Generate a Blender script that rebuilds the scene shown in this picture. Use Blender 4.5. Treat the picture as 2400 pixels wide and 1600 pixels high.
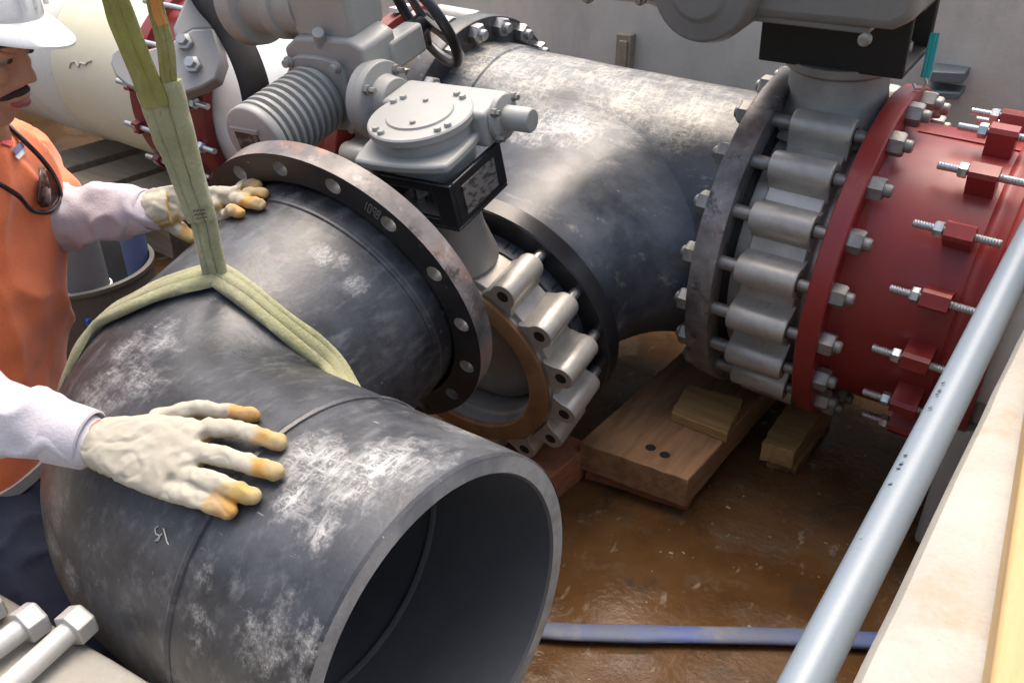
import bpy, bmesh, math, random
from mathutils import Vector as V, Matrix, noise
from mathutils.bvhtree import BVHTree
random.seed(7)
sc = bpy.context.scene
for o in list(bpy.data.objects): bpy.data.objects.remove(o)
COL = sc.collection
R = math.radians

# ------------------------------------------------------------ camera
FPX, PITCH, YAW, CAMZ = 2058.0, R(30.5), R(35.1), 1.455
HV = V((-math.sin(YAW), math.cos(YAW), 0)); CR = V((math.cos(YAW), math.sin(YAW), 0)); ZV = V((0, 0, 1))
CF = HV*math.cos(PITCH)-ZV*math.sin(PITCH); CU = HV*math.sin(PITCH)+ZV*math.cos(PITCH)
CAM = V((0, 0, CAMZ))
cd = bpy.data.cameras.new('camera'); cam = bpy.data.objects.new('camera', cd); COL.objects.link(cam)
cd.sensor_width = 36; cd.lens = FPX/2400*36; cd.clip_start = .02; cd.clip_end = 400
cam.matrix_world = Matrix(((CR.x, CU.x, -CF.x, 0), (CR.y, CU.y, -CF.y, 0), (CR.z, CU.z, -CF.z, CAMZ), (0, 0, 0, 1)))
sc.camera = cam
# ------------------------------------------------------------ light
SUN_EL, SUN_AZ = R(70), R(330)
w = bpy.data.worlds.new('World'); sc.world = w; w.use_nodes = True
nt = w.node_tree; sky = nt.nodes.new('ShaderNodeTexSky'); sky.sky_type = 'NISHITA'; sky.sun_disc = False
sky.sun_elevation = SUN_EL; sky.sun_rotation = SUN_AZ; sky.dust_density = 8; sky.air_density = 1.0; sky.ozone_density = 0
bg = nt.nodes['Background']; bg.inputs[1].default_value = .15; nt.links.new(sky.outputs[0], bg.inputs[0])
sl = bpy.data.lights.new('sun', 'SUN'); sl.energy = .8; sl.angle = R(60); sl.color = (1, .97, .92)
so = bpy.data.objects.new('sun', sl); COL.objects.link(so)
sd = V((math.sin(SUN_AZ)*math.cos(SUN_EL), math.cos(SUN_AZ)*math.cos(SUN_EL), math.sin(SUN_EL)))
so.rotation_euler = (-sd).to_track_quat('-Z', 'Y').to_euler(); so.location = (0, 0, 6)
sc.view_settings.view_transform = 'Standard'; sc.view_settings.look = 'None'
sc.view_settings.exposure = 1.0; sc.view_settings.gamma = 1

# ------------------------------------------------------------ pixel -> place helpers (photo pixels, 2400 wide)
def ray(px, py): return CR*((px-1200)/FPX)+CU*((800-py)/FPX)+CF
def at(px, py, x=None, y=None, z=None):
    d = ray(px, py)
    t = (z-CAMZ)/d.z if z is not None else (x/d.x if x is not None else y/d.y)
    return CAM+d*t
def at_pl(px, py, p, n):
    d = ray(px, py); return CAM+d*((p-CAM).dot(n)/d.dot(n))
def at_d(px, py, dep): return CAM+ray(px, py)*dep

# ------------------------------------------------------------ materials
MATS = {}
def nodes(m):
    m.use_nodes = True; return m.node_tree, m.node_tree.nodes['Principled BSDF']
def mk(name, col, rough=.5, metal=0., var=.0, var_col=None, scale=8., bump=0., bscale=60., spec=.5, stretch=(1,1,1), lo=.42, hi=.62, rvar=0., layers=(), sheen=0., coat=0.):
    """procedural surface: base colour broken by noise patches (var_col), extra patch layers, fine relief"""
    m = bpy.data.materials.new(name); t, b = nodes(m); L = t.links
    tc = t.nodes.new('ShaderNodeTexCoord'); mp = t.nodes.new('ShaderNodeMapping'); mp.inputs['Scale'].default_value = stretch
    L.new(tc.outputs['Object'], mp.inputs[0]); P = mp.outputs[0]
    def nz(sc_, det=8, rg=.6, src=P):
        n = t.nodes.new('ShaderNodeTexNoise'); n.inputs['Scale'].default_value = sc_; n.inputs['Detail'].default_value = det; n.inputs['Roughness'].default_value = rg
        L.new(src, n.inputs['Vector']); return n.outputs['Fac']
    def ramp(src, a, c):
        r = t.nodes.new('ShaderNodeMapRange'); r.inputs[1].default_value = a; r.inputs[2].default_value = c; L.new(src, r.inputs[0]); return r.outputs[0]
    def mix(f, a, c):
        x = t.nodes.new('ShaderNodeMix'); x.data_type = 'RGBA'
        if hasattr(f, 'links'): L.new(f, x.inputs[0])
        else: x.inputs[0].default_value = f
        for i, q in ((6, a), (7, c)):
            if hasattr(q, 'links'): L.new(q, x.inputs[i])
            else: x.inputs[i].default_value = (*q, 1)
        return x.outputs[2]
    def mul(a, k):
        x = t.nodes.new('ShaderNodeMath'); x.operation = 'MULTIPLY'; L.new(a, x.inputs[0])
        if hasattr(k, 'links'): L.new(k, x.inputs[1])
        else: x.inputs[1].default_value = k
        return x.outputs[0]
    c = col
    fac = None
    if var_col is not None:
        fac = ramp(nz(scale), lo, hi); f2 = mul(fac, var) if var else fac
        c = mix(f2, col, var_col)
    for (lc, lscale, llo, lhi, lamt, lstretch) in layers:
        m2 = t.nodes.new('ShaderNodeMapping'); m2.inputs['Scale'].default_value = lstretch; m2.inputs['Location'].default_value = (lscale*.37, .71*lscale, .13)
        L.new(tc.outputs['Object'], m2.inputs[0])
        f3 = mul(ramp(nz(lscale, 10, .68, m2.outputs[0]), llo, lhi), lamt)
        c = mix(f3, c, lc)
    # fine grain so nothing is one flat tone
    g = ramp(nz(220, 3, .7), .2, .8); gm = t.nodes.new('ShaderNodeMix'); gm.data_type = 'RGBA'; gm.blend_type = 'MULTIPLY'; gm.inputs[0].default_value = .28; gm.name = 'GRAIN'
    gr = t.nodes.new('ShaderNodeCombineColor')
    for i in range(3): L.new(ramp(g, -1.2, 1.0), gr.inputs[i])
    if hasattr(c, 'links'): L.new(c, gm.inputs[6])
    else: gm.inputs[6].default_value = (*c, 1)
    L.new(gr.outputs[0], gm.inputs[7]); L.new(gm.outputs[2], b.inputs['Base Color'])
    if rvar:
        rr = t.nodes.new('ShaderNodeMapRange'); rr.inputs[1].default_value = .3; rr.inputs[2].default_value = .7
        rr.inputs[3].default_value = max(.02, rough-rvar); rr.inputs[4].default_value = min(1, rough+rvar); L.new(nz(scale*1.7), rr.inputs[0]); L.new(rr.outputs[0], b.inputs['Roughness'])
    else: b.inputs['Roughness'].default_value = rough
    b.inputs['Metallic'].default_value = metal; b.inputs['Specular IOR Level'].default_value = spec
    if sheen: b.inputs['Sheen Weight'].default_value = sheen
    if coat: b.inputs['Coat Weight'].default_value = coat; b.inputs['Coat Roughness'].default_value = .2
    if bump:
        bp = t.nodes.new('ShaderNodeBump'); bp.inputs['Strength'].default_value = bump; bp.inputs['Distance'].default_value = .004
        L.new(nz(bscale, 6), bp.inputs['Height']); L.new(bp.outputs[0], b.inputs['Normal'])
    MATS[name] = m; return m
DUST = (.50, .50, .50)
mk('hdpe_elbow', (.020, .022, .026), .36, var=.9, var_col=(.085, .091, .102), scale=7, lo=.38, hi=.72, bump=.16, bscale=110, rvar=.10,
   layers=(((.17, .178, .19), 3.6, .52, .76, .55, (1, 1, 1)), ((.20, .21, .22), 42, .51, .70, .45, (1, .3, 1)), ((.50, .50, .49), 40, .65, .72, .6, (1, .25, 1)), ((.012, .013, .015), 11, .52, .70, .8, (1, 1, 1)), ((.50, .50, .50), 110, .66, .72, .8, (.15, 1, 1))))
mk('hdpe_main', (.022, .027, .035), .38, var=.9, var_col=(.095, .112, .140), scale=5, lo=.36, hi=.72, bump=.12, bscale=90, rvar=.10,
   layers=(((.20, .205, .21), 4.2, .52, .70, .6, (.6, 1, 1)), ((.46, .44, .39), 16, .59, .70, .55, (.35, 1, 1)), ((.014, .016, .019), 9, .54, .70, .75, (1, 1, 1)), ((.50, .49, .47), 80, .66, .72, .7, (.2, 1, 1))))
mk('hdpe_inner', (.085, .094, .108), .5, var=.5, var_col=(.12, .13, .148), scale=6, bump=.05)  # paler than the outside, light reaching into the bore put into the colour
mk('hdpe_cut', (.22, .225, .23), .7, var=.8, var_col=(.40, .40, .39), scale=14, bump=.3, bscale=120)
mk('ring_steel', (.040, .042, .046), .38, .35, var=.6, var_col=(.12, .12, .13), scale=7, bump=.2, bscale=70, rvar=.1,
   layers=(((.30, .15, .085), 10, .56, .68, .65, (1, 1, 1)), ((.42, .40, .40), 24, .60, .70, .7, (1, 1, 1))))
mk('ring_steel_rust', (.085, .080, .080), .45, .2, var=.8, var_col=(.30, .275, .26), scale=6, bump=.2, bscale=60,
   layers=(((.33, .165, .10), 9, .52, .66, .7, (1, 1, 1)), ((.48, .44, .42), 22, .57, .70, .7, (1, 1, 1)), ((.02, .02, .022), 18, .56, .66, .8, (1, 1, 1))))
mk('ring_face', (.022, .021, .021), .5, .1, var=.6, var_col=(.05, .045, .042), scale=9, bump=.2, bscale=70, layers=(((.16, .09, .055), 8, .58, .72, .5, (1, 1, 1)), ((.25, .24, .23), 40, .64, .70, .6, (1, 1, 1))))
mk('black_paint', (.012, .012, .014), .28, bump=.08, var=.4, var_col=(.03, .03, .035), scale=9)
mk('black_dull', (.010, .010, .011), .6, bump=.1)
mk('stainless', (.50, .475, .425), .42, .4, var=.7, var_col=(.33, .305, .265), scale=9, bump=.18, bscale=160, rvar=.1, layers=(((.16, .15, .14), 16, .60, .74, .5, (1, 1, 1)),))
mk('stainless_dull', (.34, .325, .305), .55, .5, var=.5, var_col=(.22, .20, .18), scale=9, bump=.18, bscale=120)
mk('valve_bore', (.30, .30, .29), .38, .3, var=.5, var_col=(.16, .13, .10), scale=7, bump=.08)
mk('rust_ring', (.24, .12, .055), .7, var=.7, var_col=(.30, .19, .08), scale=10, bump=.2, layers=(((.12, .06, .04), 12, .5, .65, .7, (1, 1, 1)),))
mk('bolt_steel', (.55, .54, .51), .35, .85, var=.5, var_col=(.35, .34, .33), scale=40, bump=.1)
mk('bolt_grey', (.27, .26, .24), .5, .6, var=.5, var_col=(.42, .41, .39), scale=50, bump=.1)
mk('zinc', (.62, .66, .66), .3, .85, var=.4, var_col=(.45, .5, .5), scale=60, bump=.15, bscale=300)
mk('red_paint', (.265, .025, .022), .42, var=.6, var_col=(.215, .020, .020), scale=5, bump=.06, bscale=50, rvar=.1, coat=.1, layers=(((.40, .13, .10), 13, .62, .76, .55, (1, 1, 1)), ((.12, .02, .02), 30, .64, .72, .6, (1, 1, 1))))
mk('galv', (.60, .60, .58), .5, .25, var=.5, var_col=(.48, .48, .46), scale=40, bump=.1)
mk('red_far', (.22, .025, .020), .4, var=.5, var_col=(.14, .012, .012), scale=6)
mk('grey_paint', (.36, .365, .345), .42, var=.4, var_col=(.31, .315, .30), scale=7, bump=.07, bscale=180, rvar=.05)
mk('grey_paint_shaded', (.19, .19, .18), .45, var=.4, var_col=(.15, .15, .14), scale=7, bump=.07, bscale=180)  # same grey paint, with the shade on the underside put into the colour
mk('cream_pipe', (.80, .74, .52), .4, var=.6, var_col=(.86, .84, .70), scale=3, bump=.04, layers=(((.35, .30, .2), 16, .66, .76, .5, (1, 1, 1)),))
mk('white_pipe', (.86, .87, .85), .4, var=.5, var_col=(.62, .62, .58), scale=4)
mk('pipe_grime', (.80, .79, .70), .45, var=.5, var_col=(.60, .58, .50), scale=4, layers=(((.30, .28, .2), 20, .62, .74, .6, (1, 1, 1)),))
mk('wall_concrete', (.57, .545, .47), .85, var=.6, var_col=(.44, .42, .36), scale=2.2, bump=.35, bscale=45, layers=(((.22, .21, .2), 26, .64, .74, .6, (1, 1, 1)), ((.30, .295, .28), 3.5, .52, .72, .6, (1, 1, .35)), ((.62, .60, .55), 5, .56, .70, .5, (1, 1, .4))))
mk('ledge_concrete', (.40, .385, .345), .85, var=.8, var_col=(.31, .29, .245), scale=3, bump=.35, bscale=60, layers=(((.33, .235, .125), 6.5, .55, .70, .7, (1, 1, 1)), ((.45, .43, .39), 11, .55, .68, .6, (1, 1, 1)), ((.22, .16, .10), 60, .68, .75, .6, (1, 1, 1))))
mk('ground_mat', (.30, .27, .22), .95, var=.6, var_col=(.22, .19, .15), scale=1.2, bump=.5, bscale=30)
mk('timber', (.30, .165, .080), .75, var=.8, var_col=(.18, .095, .048), scale=12, bump=.6, bscale=60, stretch=(3, .35, 3), layers=(((.14, .085, .05), 8, .57, .68, .6, (4, .4, 4)),))
mk('timber_end', (.36, .13, .065), .8, var=.8, var_col=(.19, .085, .05), scale=14, bump=.4, bscale=90, stretch=(1, 1, 4))
mk('timber_pale', (.40, .25, .095), .7, var=.8, var_col=(.25, .14, .055), scale=11, bump=.6, bscale=70, stretch=(.4, 3, 3))
mk('timber_grey', (.30, .25, .18), .8, var=.7, var_col=(.20, .16, .11), scale=9, bump=.3, bscale=60, stretch=(.35, 3, 3))
mk('board_new', (.50, .34, .16), .65, var=.6, var_col=(.42, .27, .12), scale=7, bump=.2, bscale=60, stretch=(4, .3, 4))
mk('conduit_pvc', (.21, .26, .31), .35, var=.4, var_col=(.25, .30, .35), scale=5, bump=.03, layers=(((.18, .20, .2), 40, .64, .72, .5, (3, .4, 3)),))
mk('print_ink', (.16, .20, .22), .7)
mk('hose_blue', (.11, .13, .20), .6, var=.8, var_col=(.07, .12, .36), scale=3.2, lo=.42, hi=.66, bump=.2, layers=(((.24, .22, .2), 9, .52, .66, .6, (1, 1, 1)),))
mk('sling_web', (.35, .345, .20), .9, var=.8, var_col=(.25, .255, .125), scale=11, bump=.5, bscale=260, sheen=.2, stretch=(1, 1, 1), layers=(((.17, .145, .13), 7, .50, .68, .7, (1, 1, 1)), ((.50, .50, .35), 24, .56, .68, .6, (1, 1, 1)), ((.12, .11, .07), 60, .6, .7, .6, (1, 1, 1))))
mk('sling_olive', (.26, .26, .06), .85, var=.7, var_col=(.19, .18, .05), scale=12, bump=.5, bscale=260, layers=(((.33, .33, .18), 16, .52, .66, .7, (1, 1, .4)),))
mk('sling_orange', (.50, .16, .03), .8, var=.5, var_col=(.35, .28, .08), scale=12, bump=.3)
mk('shirt_orange', (.95, .235, .085), .75, var=.5, var_col=(.92, .18, .055), scale=6, bump=.25, bscale=220, sheen=.3)
mk('sleeve_white', (.55, .53, .57), .85, var=.4, var_col=(.47, .45, .50), scale=8, bump=.3, bscale=240, sheen=.2)
mk('sleeve_far_bounce', (.56, .51, .55), .85, var=.5, var_col=(.40, .30, .33), scale=8, bump=.3, bscale=240, sheen=.2)  # pale sleeve cloth with the shirt's reddish reflection put into the patches
mk('skin', (.42, .20, .125), .48, var=.5, var_col=(.34, .145, .09), scale=18, bump=.12, bscale=200)
mk('hair_black', (.022, .016, .013), .9, bump=.4, bscale=200)
mk('lips', (.24, .06, .055), .45)
mk('hat_white', (.82, .83, .84), .25, var=.3, var_col=(.76, .77, .78), scale=6, coat=.2)
mk('denim', (.016, .022, .050), .85, var=.6, var_col=(.028, .036, .075), scale=20, bump=.3, bscale=240)
mk('belt_olive', (.16, .15, .05), .9, var=.7, var_col=(.06, .055, .04), scale=16, bump=.4)
mk('reflective', (.55, .55, .55), .35, var=.3, var_col=(.45, .45, .45))
mk('patch_white', (.7, .7, .72), .7); mk('patch_red', (.5, .05, .07), .7); mk('patch_blue', (.14, .16, .30), .7)
mk('lens_brown', (.06, .018, .012), .12, spec=.7); mk('frame_dark', (.020, .008, .012), .25)
mk('eye_white', (.22, .16, .14), .3); mk('eye_dark', (.015, .008, .006), .2)
mk('plate_metal', (.38, .36, .33), .35, .6, var=.8, var_col=(.08, .075, .07), scale=42, lo=.5, hi=.56, stretch=(1, 1, 2.5))
mk('plate_dark', (.03, .03, .03), .3, var=.8, var_col=(.20, .20, .19), scale=40, lo=.52, hi=.6)
mk('teal_strap', (.01, .27, .28), .5, var=.4, var_col=(.01, .20, .22), scale=20)
mk('plate_slate', (.13, .155, .165), .5, .1, var=.4, var_col=(.09, .11, .12), scale=14, bump=.2)
mk('drum_grey', (.12, .115, .10), .6, var=.6, var_col=(.08, .075, .06), scale=7, bump=.2, layers=(((.30, .09, .05), 9, .60, .70, .7, (1, 1, 1)),))
mk('pvc_grey', (.18, .19, .20), .5, var=.4, var_col=(.14, .15, .16), scale=6)
mk('blue_plastic', (.03, .11, .42), .4, var=.3, var_col=(.03, .09, .33), scale=8)
mk('blue_pipe', (.13, .19, .37), .5, var=.5, var_col=(.18, .23, .36), scale=6)
mk('white_plastic', (.72, .72, .72), .4); mk('rubber', (.009, .009, .010), .7, spec=.12, var=.5, var_col=(.022, .022, .025), scale=7, bump=.2)
mk('chalk', (.42, .42, .41), .9); mk('pencil', (.42, .41, .36), .9); mk('stencil', (.14, .135, .125), .7)

def floor_mat():
    m = bpy.data.materials.new('wet_floor'); t, b = nodes(m); L = t.links
    tc = t.nodes.new('ShaderNodeTexCoord')
    def nz(s, d=8, r=.62, st=(1, 1, 1)):
        mp = t.nodes.new('ShaderNodeMapping'); mp.inputs['Scale'].default_value = st; L.new(tc.outputs['Object'], mp.inputs[0])
        n = t.nodes.new('ShaderNodeTexNoise'); n.inputs['Scale'].default_value = s; n.inputs['Detail'].default_value = d; n.inputs['Roughness'].default_value = r; L.new(mp.outputs[0], n.inputs['Vector']); return n.outputs['Fac']
    def rng(src, a, c, d=0., e=1.):
        r = t.nodes.new('ShaderNodeMapRange'); [setattr(r.inputs[i], 'default_value', v) for i, v in ((1, a), (2, c), (3, d), (4, e))]; L.new(src, r.inputs[0]); return r.outputs[0]
    def mix(f, a, c):
        x = t.nodes.new('ShaderNodeMix'); x.data_type = 'RGBA'; L.new(f, x.inputs[0])
        for i, q in ((6, a), (7, c)):
            if hasattr(q, 'links'): L.new(q, x.inputs[i])
            else: x.inputs[i].default_value = (*q, 1)
        return x.outputs[2]
    c = mix(rng(nz(3.0), .38, .66), (.066, .031, .011), (.118, .062, .025))
    c = mix(rng(nz(11, 10, .7), .54, .68, 0, .6), c, (.13, .095, .062))
    c = mix(rng(nz(26, 6, .6, (1, .4, 1)), .62, .70, 0, .8), c, (.22, .18, .13))
    c = mix(rng(nz(5.5, 10, .7), .56, .66, 0, .8), c, (.030, .018, .010))
    wet = rng(nz(2.6, 5, .5), .42, .56)
    L.new(c, b.inputs['Base Color']); L.new(rng(wet, 0, 1, .50, .06), b.inputs['Roughness'])
    b.inputs['Specular IOR Level'].default_value = .32
    bp = t.nodes.new('ShaderNodeBump'); bp.inputs['Strength'].default_value = .8; bp.inputs['Distance'].default_value = .006
    hh = t.nodes.new('ShaderNodeMath'); hh.operation = 'MULTIPLY'; L.new(nz(40, 6), hh.inputs[0]); L.new(rng(wet, 0, 1, 1, .22), hh.inputs[1]); L.new(hh.outputs[0], bp.inputs['Height']); L.new(bp.outputs[0], b.inputs['Normal'])
    MATS['wet_floor'] = m
floor_mat()
def glove_mat():
    m = bpy.data.materials.new('glove'); t, b = nodes(m); L = t.links
    a = t.nodes.new('ShaderNodeVertexColor'); a.layer_name = 'col'
    n = t.nodes.new('ShaderNodeTexNoise'); n.inputs['Scale'].default_value = 300; n.inputs['Detail'].default_value = 4
    x = t.nodes.new('ShaderNodeMix'); x.data_type = 'RGBA'; x.blend_type = 'MULTIPLY'; x.inputs[0].default_value = .3
    L.new(a.outputs[0], x.inputs[6]); L.new(n.outputs[0], x.inputs[7]); L.new(x.outputs[2], b.inputs['Base Color']); b.inputs['Roughness'].default_value = .8
    bp = t.nodes.new('ShaderNodeBump'); bp.inputs['Strength'].default_value = .5; bp.inputs['Distance'].default_value = .003; L.new(n.outputs[0], bp.inputs['Height']); L.new(bp.outputs[0], b.inputs['Normal'])
    MATS['glove'] = m
glove_mat()

# ------------------------------------------------------------ mesh helpers
def perp(ax):
    ax = ax.normalized(); a = ax.cross(ZV)
    if a.length < 1e-3: a = ax.cross(V((1, 0, 0)))
    a.normalize(); return a, a.cross(ax).normalized()
class MB:
    def __init__(s): s.v = []; s.f = []
    def ring(s, pts): i = len(s.v); s.v += [V(p) for p in pts]; return list(range(i, i+len(pts)))
    def bridge(s, a, b):
        n = len(a)
        for i in range(n): s.f.append((a[i], a[(i+1) % n], b[(i+1) % n], b[i]))
    def loft(s, rings, c0=True, c1=True, loop=False):
        R_ = [s.ring(r) for r in rings]
        for a, b in zip(R_, R_[1:]): s.bridge(a, b)
        if loop: s.bridge(R_[-1], R_[0])
        else:
            if c0: s.f.append(tuple(reversed(R_[0])))
            if c1: s.f.append(tuple(R_[-1]))
        return s
    def lathe(s, o, ax, prof, n=48, c0=True, c1=True, loop=False, ph=0.):
        ax = ax.normalized(); a, b = perp(ax)
        return s.loft([[o+ax*t+(a*math.cos(2*math.pi*i/n+ph)+b*math.sin(2*math.pi*i/n+ph))*r for i in range(n)] for r, t in prof], c0, c1, loop)
    def cyl(s, p0, p1, r0, r1=None, n=20, ph=0.):
        d = p1-p0; return s.lathe(p0, d, [(r0, 0), (r0 if r1 is None else r1, d.length)], n, ph=ph)
    def box(s, o, ex, ey, ez, a, b):
        """box between local corners a and b of the frame (o; ex, ey, ez)"""
        P = [o+ex*x+ey*y+ez*z for x in (a[0], b[0]) for y in (a[1], b[1]) for z in (a[2], b[2])]
        i = len(s.v); s.v += P
        for q in ((0, 1, 3, 2), (4, 6, 7, 5), (0, 4, 5, 1), (2, 3, 7, 6), (0, 2, 6, 4), (1, 5, 7, 3)): s.f.append(tuple(i+k for k in q))
        return s
    def prism(s, poly, o, ex, ey, ez, d0, d1):
        return s.loft([[o+ex*x+ey*y+ez*d for x, y in poly] for d in (d0, d1)])
    def tube(s, path, r, n=10, caps=True, closed=False, flat=1., up=None):
        rings = []; m = len(path); prev = None
        for i, p in enumerate(path):
            if closed: d = path[(i+1) % m]-path[i-1]
            else: d = path[min(i+1, m-1)]-path[max(i-1, 0)]
            d = d.normalized()
            u = up[i] if up else (prev if prev is not None else perp(d)[0])
            u = (u-d*u.dot(d)).normalized(); prev = u; w = d.cross(u)
            rr = r[i] if isinstance(r, (list, tuple)) else r
            rings.append([p+u*(math.cos(2*math.pi*k/n)*rr*flat)+w*(math.sin(2*math.pi*k/n)*rr) for k in range(n)])
        return s.loft(rings, caps, caps, closed)
    def ball(s, c, r, n=16, m=10, ex=V((1, 0, 0)), ey=V((0, 1, 0)), ez=V((0, 0, 1))):
        if not isinstance(r, (tuple, list)): r = (r, r, r)
        rings = []
        for j in range(m+1):
            th = math.pi*(j+.02)/(m+.04)
            rings.append([c+ez*(-math.cos(th)*r[2])+(ex*math.cos(2*math.pi*i/n)*r[0]+ey*math.sin(2*math.pi*i/n)*r[1])*math.sin(th) for i in range(n)])
        return s.loft(rings)
    def mesh(s, name, mat, off=V((0, 0, 0)), ang=38, doubles=False):
        me = bpy.data.meshes.new(name); me.from_pydata([tuple(p-off) for p in s.v], [], s.f)
        bm = bmesh.new(); bm.from_mesh(me)
        if doubles: bmesh.ops.remove_doubles(bm, verts=bm.verts, dist=1e-5)
        bmesh.ops.recalc_face_normals(bm, faces=bm.faces); bm.to_mesh(me); bm.free()
        for p in me.polygons: p.use_smooth = True
        try: me.set_sharp_from_angle(angle=R(ang))
        except Exception: pass
        me.materials.append(MATS[mat]); return me
def lk(name, me, parent=None, loc=None):
    o = bpy.data.objects.new(name, me); COL.objects.link(o)
    if parent is not None: o.parent = parent
    if loc is not None: o.location = loc
    return o
def origin(p):
    o = V((0, 0, 0))
    while p is not None: o = o+p.location; p = p.parent
    return o
def part(name, mb, mat, parent, bevel=0., ang=38, label=None, doubles=False, seg=2):
    o = lk(name, mb.mesh(name, mat, origin(parent), ang, doubles), parent)
    if bevel:
        b = o.modifiers.new('bevel', 'BEVEL'); b.width = bevel; b.segments = seg; b.limit_method = 'ANGLE'; b.angle_limit = R(40)
    if label: o['label'] = label
    return o
def tag(o, label, cat, group=None):
    o['label'] = label; o['category'] = cat
    if group: o['group'] = group
    return o
def thing(name, loc, label, cat, group=None):
    o = bpy.data.objects.new(name, None); COL.objects.link(o); o.location = V(loc); o.empty_display_size = .05
    return tag(o, label, cat, group)
def solid(name, mb, mat, loc, label, cat, group=None, bevel=0., ang=38):
    o = lk(name, mb.mesh(name, mat, V(loc), ang), None, V(loc))
    if bevel:
        b = o.modifiers.new('bevel', 'BEVEL'); b.width = bevel; b.segments = 2; b.limit_method = 'ANGLE'; b.angle_limit = R(40)
    return tag(o, label, cat, group)
def struct(name, mb, mat, loc=(0, 0, 0)):
    o = lk(name, mb.mesh(name, mat, V(loc)), None, V(loc)); o['kind'] = 'structure'; return o
def frame_m(o, ex, ey, ez):
    return Matrix(((ex.x, ey.x, ez.x, o.x), (ex.y, ey.y, ez.y, o.y), (ex.z, ey.z, ez.z, o.z), (0, 0, 0, 1)))
def inst(name, me, parent, m):
    o = lk(name, me, parent); o.matrix_local = Matrix.Translation(-origin(parent)) @ m; return o
X, Y, Z = V((1, 0, 0)), V((0, 1, 0)), ZV; O0 = V((0, 0, 0))
def hexbolt_mesh(name, af, h, mat, shank=None, sl_=.0):
    mb = MB(); r = af/math.sqrt(3)
    mb.lathe(O0, Z, [(r*.96, 0), (r, h*.08), (r, h*.82), (r*.88, h)], 6)
    if shank: mb.cyl(V((0, 0, -.001)), V((0, 0, sl_)), shank, n=14); mb.lathe(V((0, 0, sl_)), Z, [(shank*.98, 0), (shank*.8, .004)], 14)
    return mb.mesh(name, mat, ang=30)
# ---- flange ring with bolt holes (structured sectors)
def ring_holes(mb, o, ax, ro, ri, rb, rh, nb, t0, t1, ph=0.):
    ax = ax.normalized(); a, b = perp(ax); K = 6
    def P(r, th, t): return o+ax*t+(a*math.cos(th)+b*math.sin(th))*r
    for i in range(nb):
        tc = ph+2*math.pi*i/nb; hw = math.pi/nb
        bd = [(ro, tc-hw+2*hw*k/K) for k in range(K)]+[(ro+(ri-ro)*k/K, tc+hw) for k in range(K)]+[(ri, tc+hw-2*hw*k/K) for k in range(K)]+[(ri+(ro-ri)*k/K, tc-hw) for k in range(K)]
        cx, cy = rb*math.cos(tc), rb*math.sin(tc)
        hole = []
        for r, th in bd:
            dx, dy = r*math.cos(th)-cx, r*math.sin(th)-cy; L = math.hypot(dx, dy)
            hole.append((cx+dx/L*rh, cy+dy/L*rh))
        R0 = mb.ring([P(r, th, t0) for r, th in bd]); H0 = mb.ring([o+ax*t0+a*x+b*y for x, y in hole])
        H1 = mb.ring([o+ax*t1+a*x+b*y for x, y in hole]); R1 = mb.ring([P(r, th, t1) for r, th in bd])
        mb.bridge(R0, H0); mb.bridge(H0, H1); mb.bridge(H1, R1)
        n = 4*K
        for k in list(range(0, K))+list(range(2*K, 3*K)):
            mb.f.append((R0[k], R1[k], R1[(k+1) % n], R0[(k+1) % n]))
    return mb

# ============================================================ THE SETTING
mb = MB(); n = 40
fl = MB().box(O0, X, Y, Z, (-7, -3, -.2), (3, 3.6, 0)); struct('pit_floor', fl, 'wet_floor')
g = MB()
for a, b in (((-60, 3.35, .55), (60, 60, .85)), ((-60, -60, -.1), (60, -.02, .85)), ((-60, -.02, .55), (-6.5, 3.35, .85)), ((.45, -.02, .55), (60, 3.35, .85))):
    g.box(O0, X, Y, Z, a, b)
struct('ground', g, 'ground_mat')
WALLY = 2.95
wl = thing('concrete_wall', (-2.8, WALLY, 0), 'grey bare concrete pit wall behind the big black pipe', 'wall')
part('wall_face', MB().box(O0, X, Y, Z, (-6.2, WALLY, -.1), (.45, WALLY+.38, 1.20)), 'wall_concrete', wl, .01)
wn = thing('concrete_wall', (-6.1, 1, 0), 'concrete pit wall at the far left end beyond the cream pipe', 'wall')
part('wall_face', MB().box(O0, X, Y, Z, (-6.5, -.02, -.1), (-6.2, WALLY+.38, 1.3)), 'wall_concrete', wn, .01)
# right ledge: the wall the photographer leans over
LZ = .955
p0, p1 = at(1990, 1600, z=LZ), at(2400, 760, z=LZ); ed = (p1-p0).normalized(); en = V((ed.y, -ed.x, 0))
rl = thing('concrete_wall', p0*1-V((0, 0, LZ)), 'pale stained concrete wall top at the right edge of the picture', 'wall')
lg = MB(); o_ = V((p0.x, p0.y, 0))
def jag(k): return .004*noise.noise(V((k*.7, 3.1, 0)))
K = 60; st = -1.4; en_ = 2.35
rows = []
for k in range(K+1):
    s = st+(en_-st)*k/K; e = jag(k*1.7)
    rows.append([o_+ed*s+en*x+Z*z for x, z in ((0, -.1), (0, .0), (e*.6, LZ-.02), (.006+e, LZ-.006), (.018+e, LZ), (.2, LZ+.002*noise.noise(V((k*.4, 0, 5)))), (.42, LZ), (.42, -.1))])
lg.loft(rows); part('wall_body', lg, 'ledge_concrete', rl)
bd = MB()
b0, b1 = at(2322, 1600, z=LZ+.04), at(2400, 1066, z=LZ+.04); bdir = (b1-b0).normalized(); bn = V((bdir.y, -bdir.x, 0))
bd.box(V((b0.x, b0.y, LZ)), bdir, bn, Z, (-1.2, 0, .002), (1.3, .14, .040))
solid('timber_board', bd, 'board_new', (b0.x, b0.y, LZ), 'long pale new timber board lying along the concrete wall top', 'board', bevel=.004)
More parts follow.
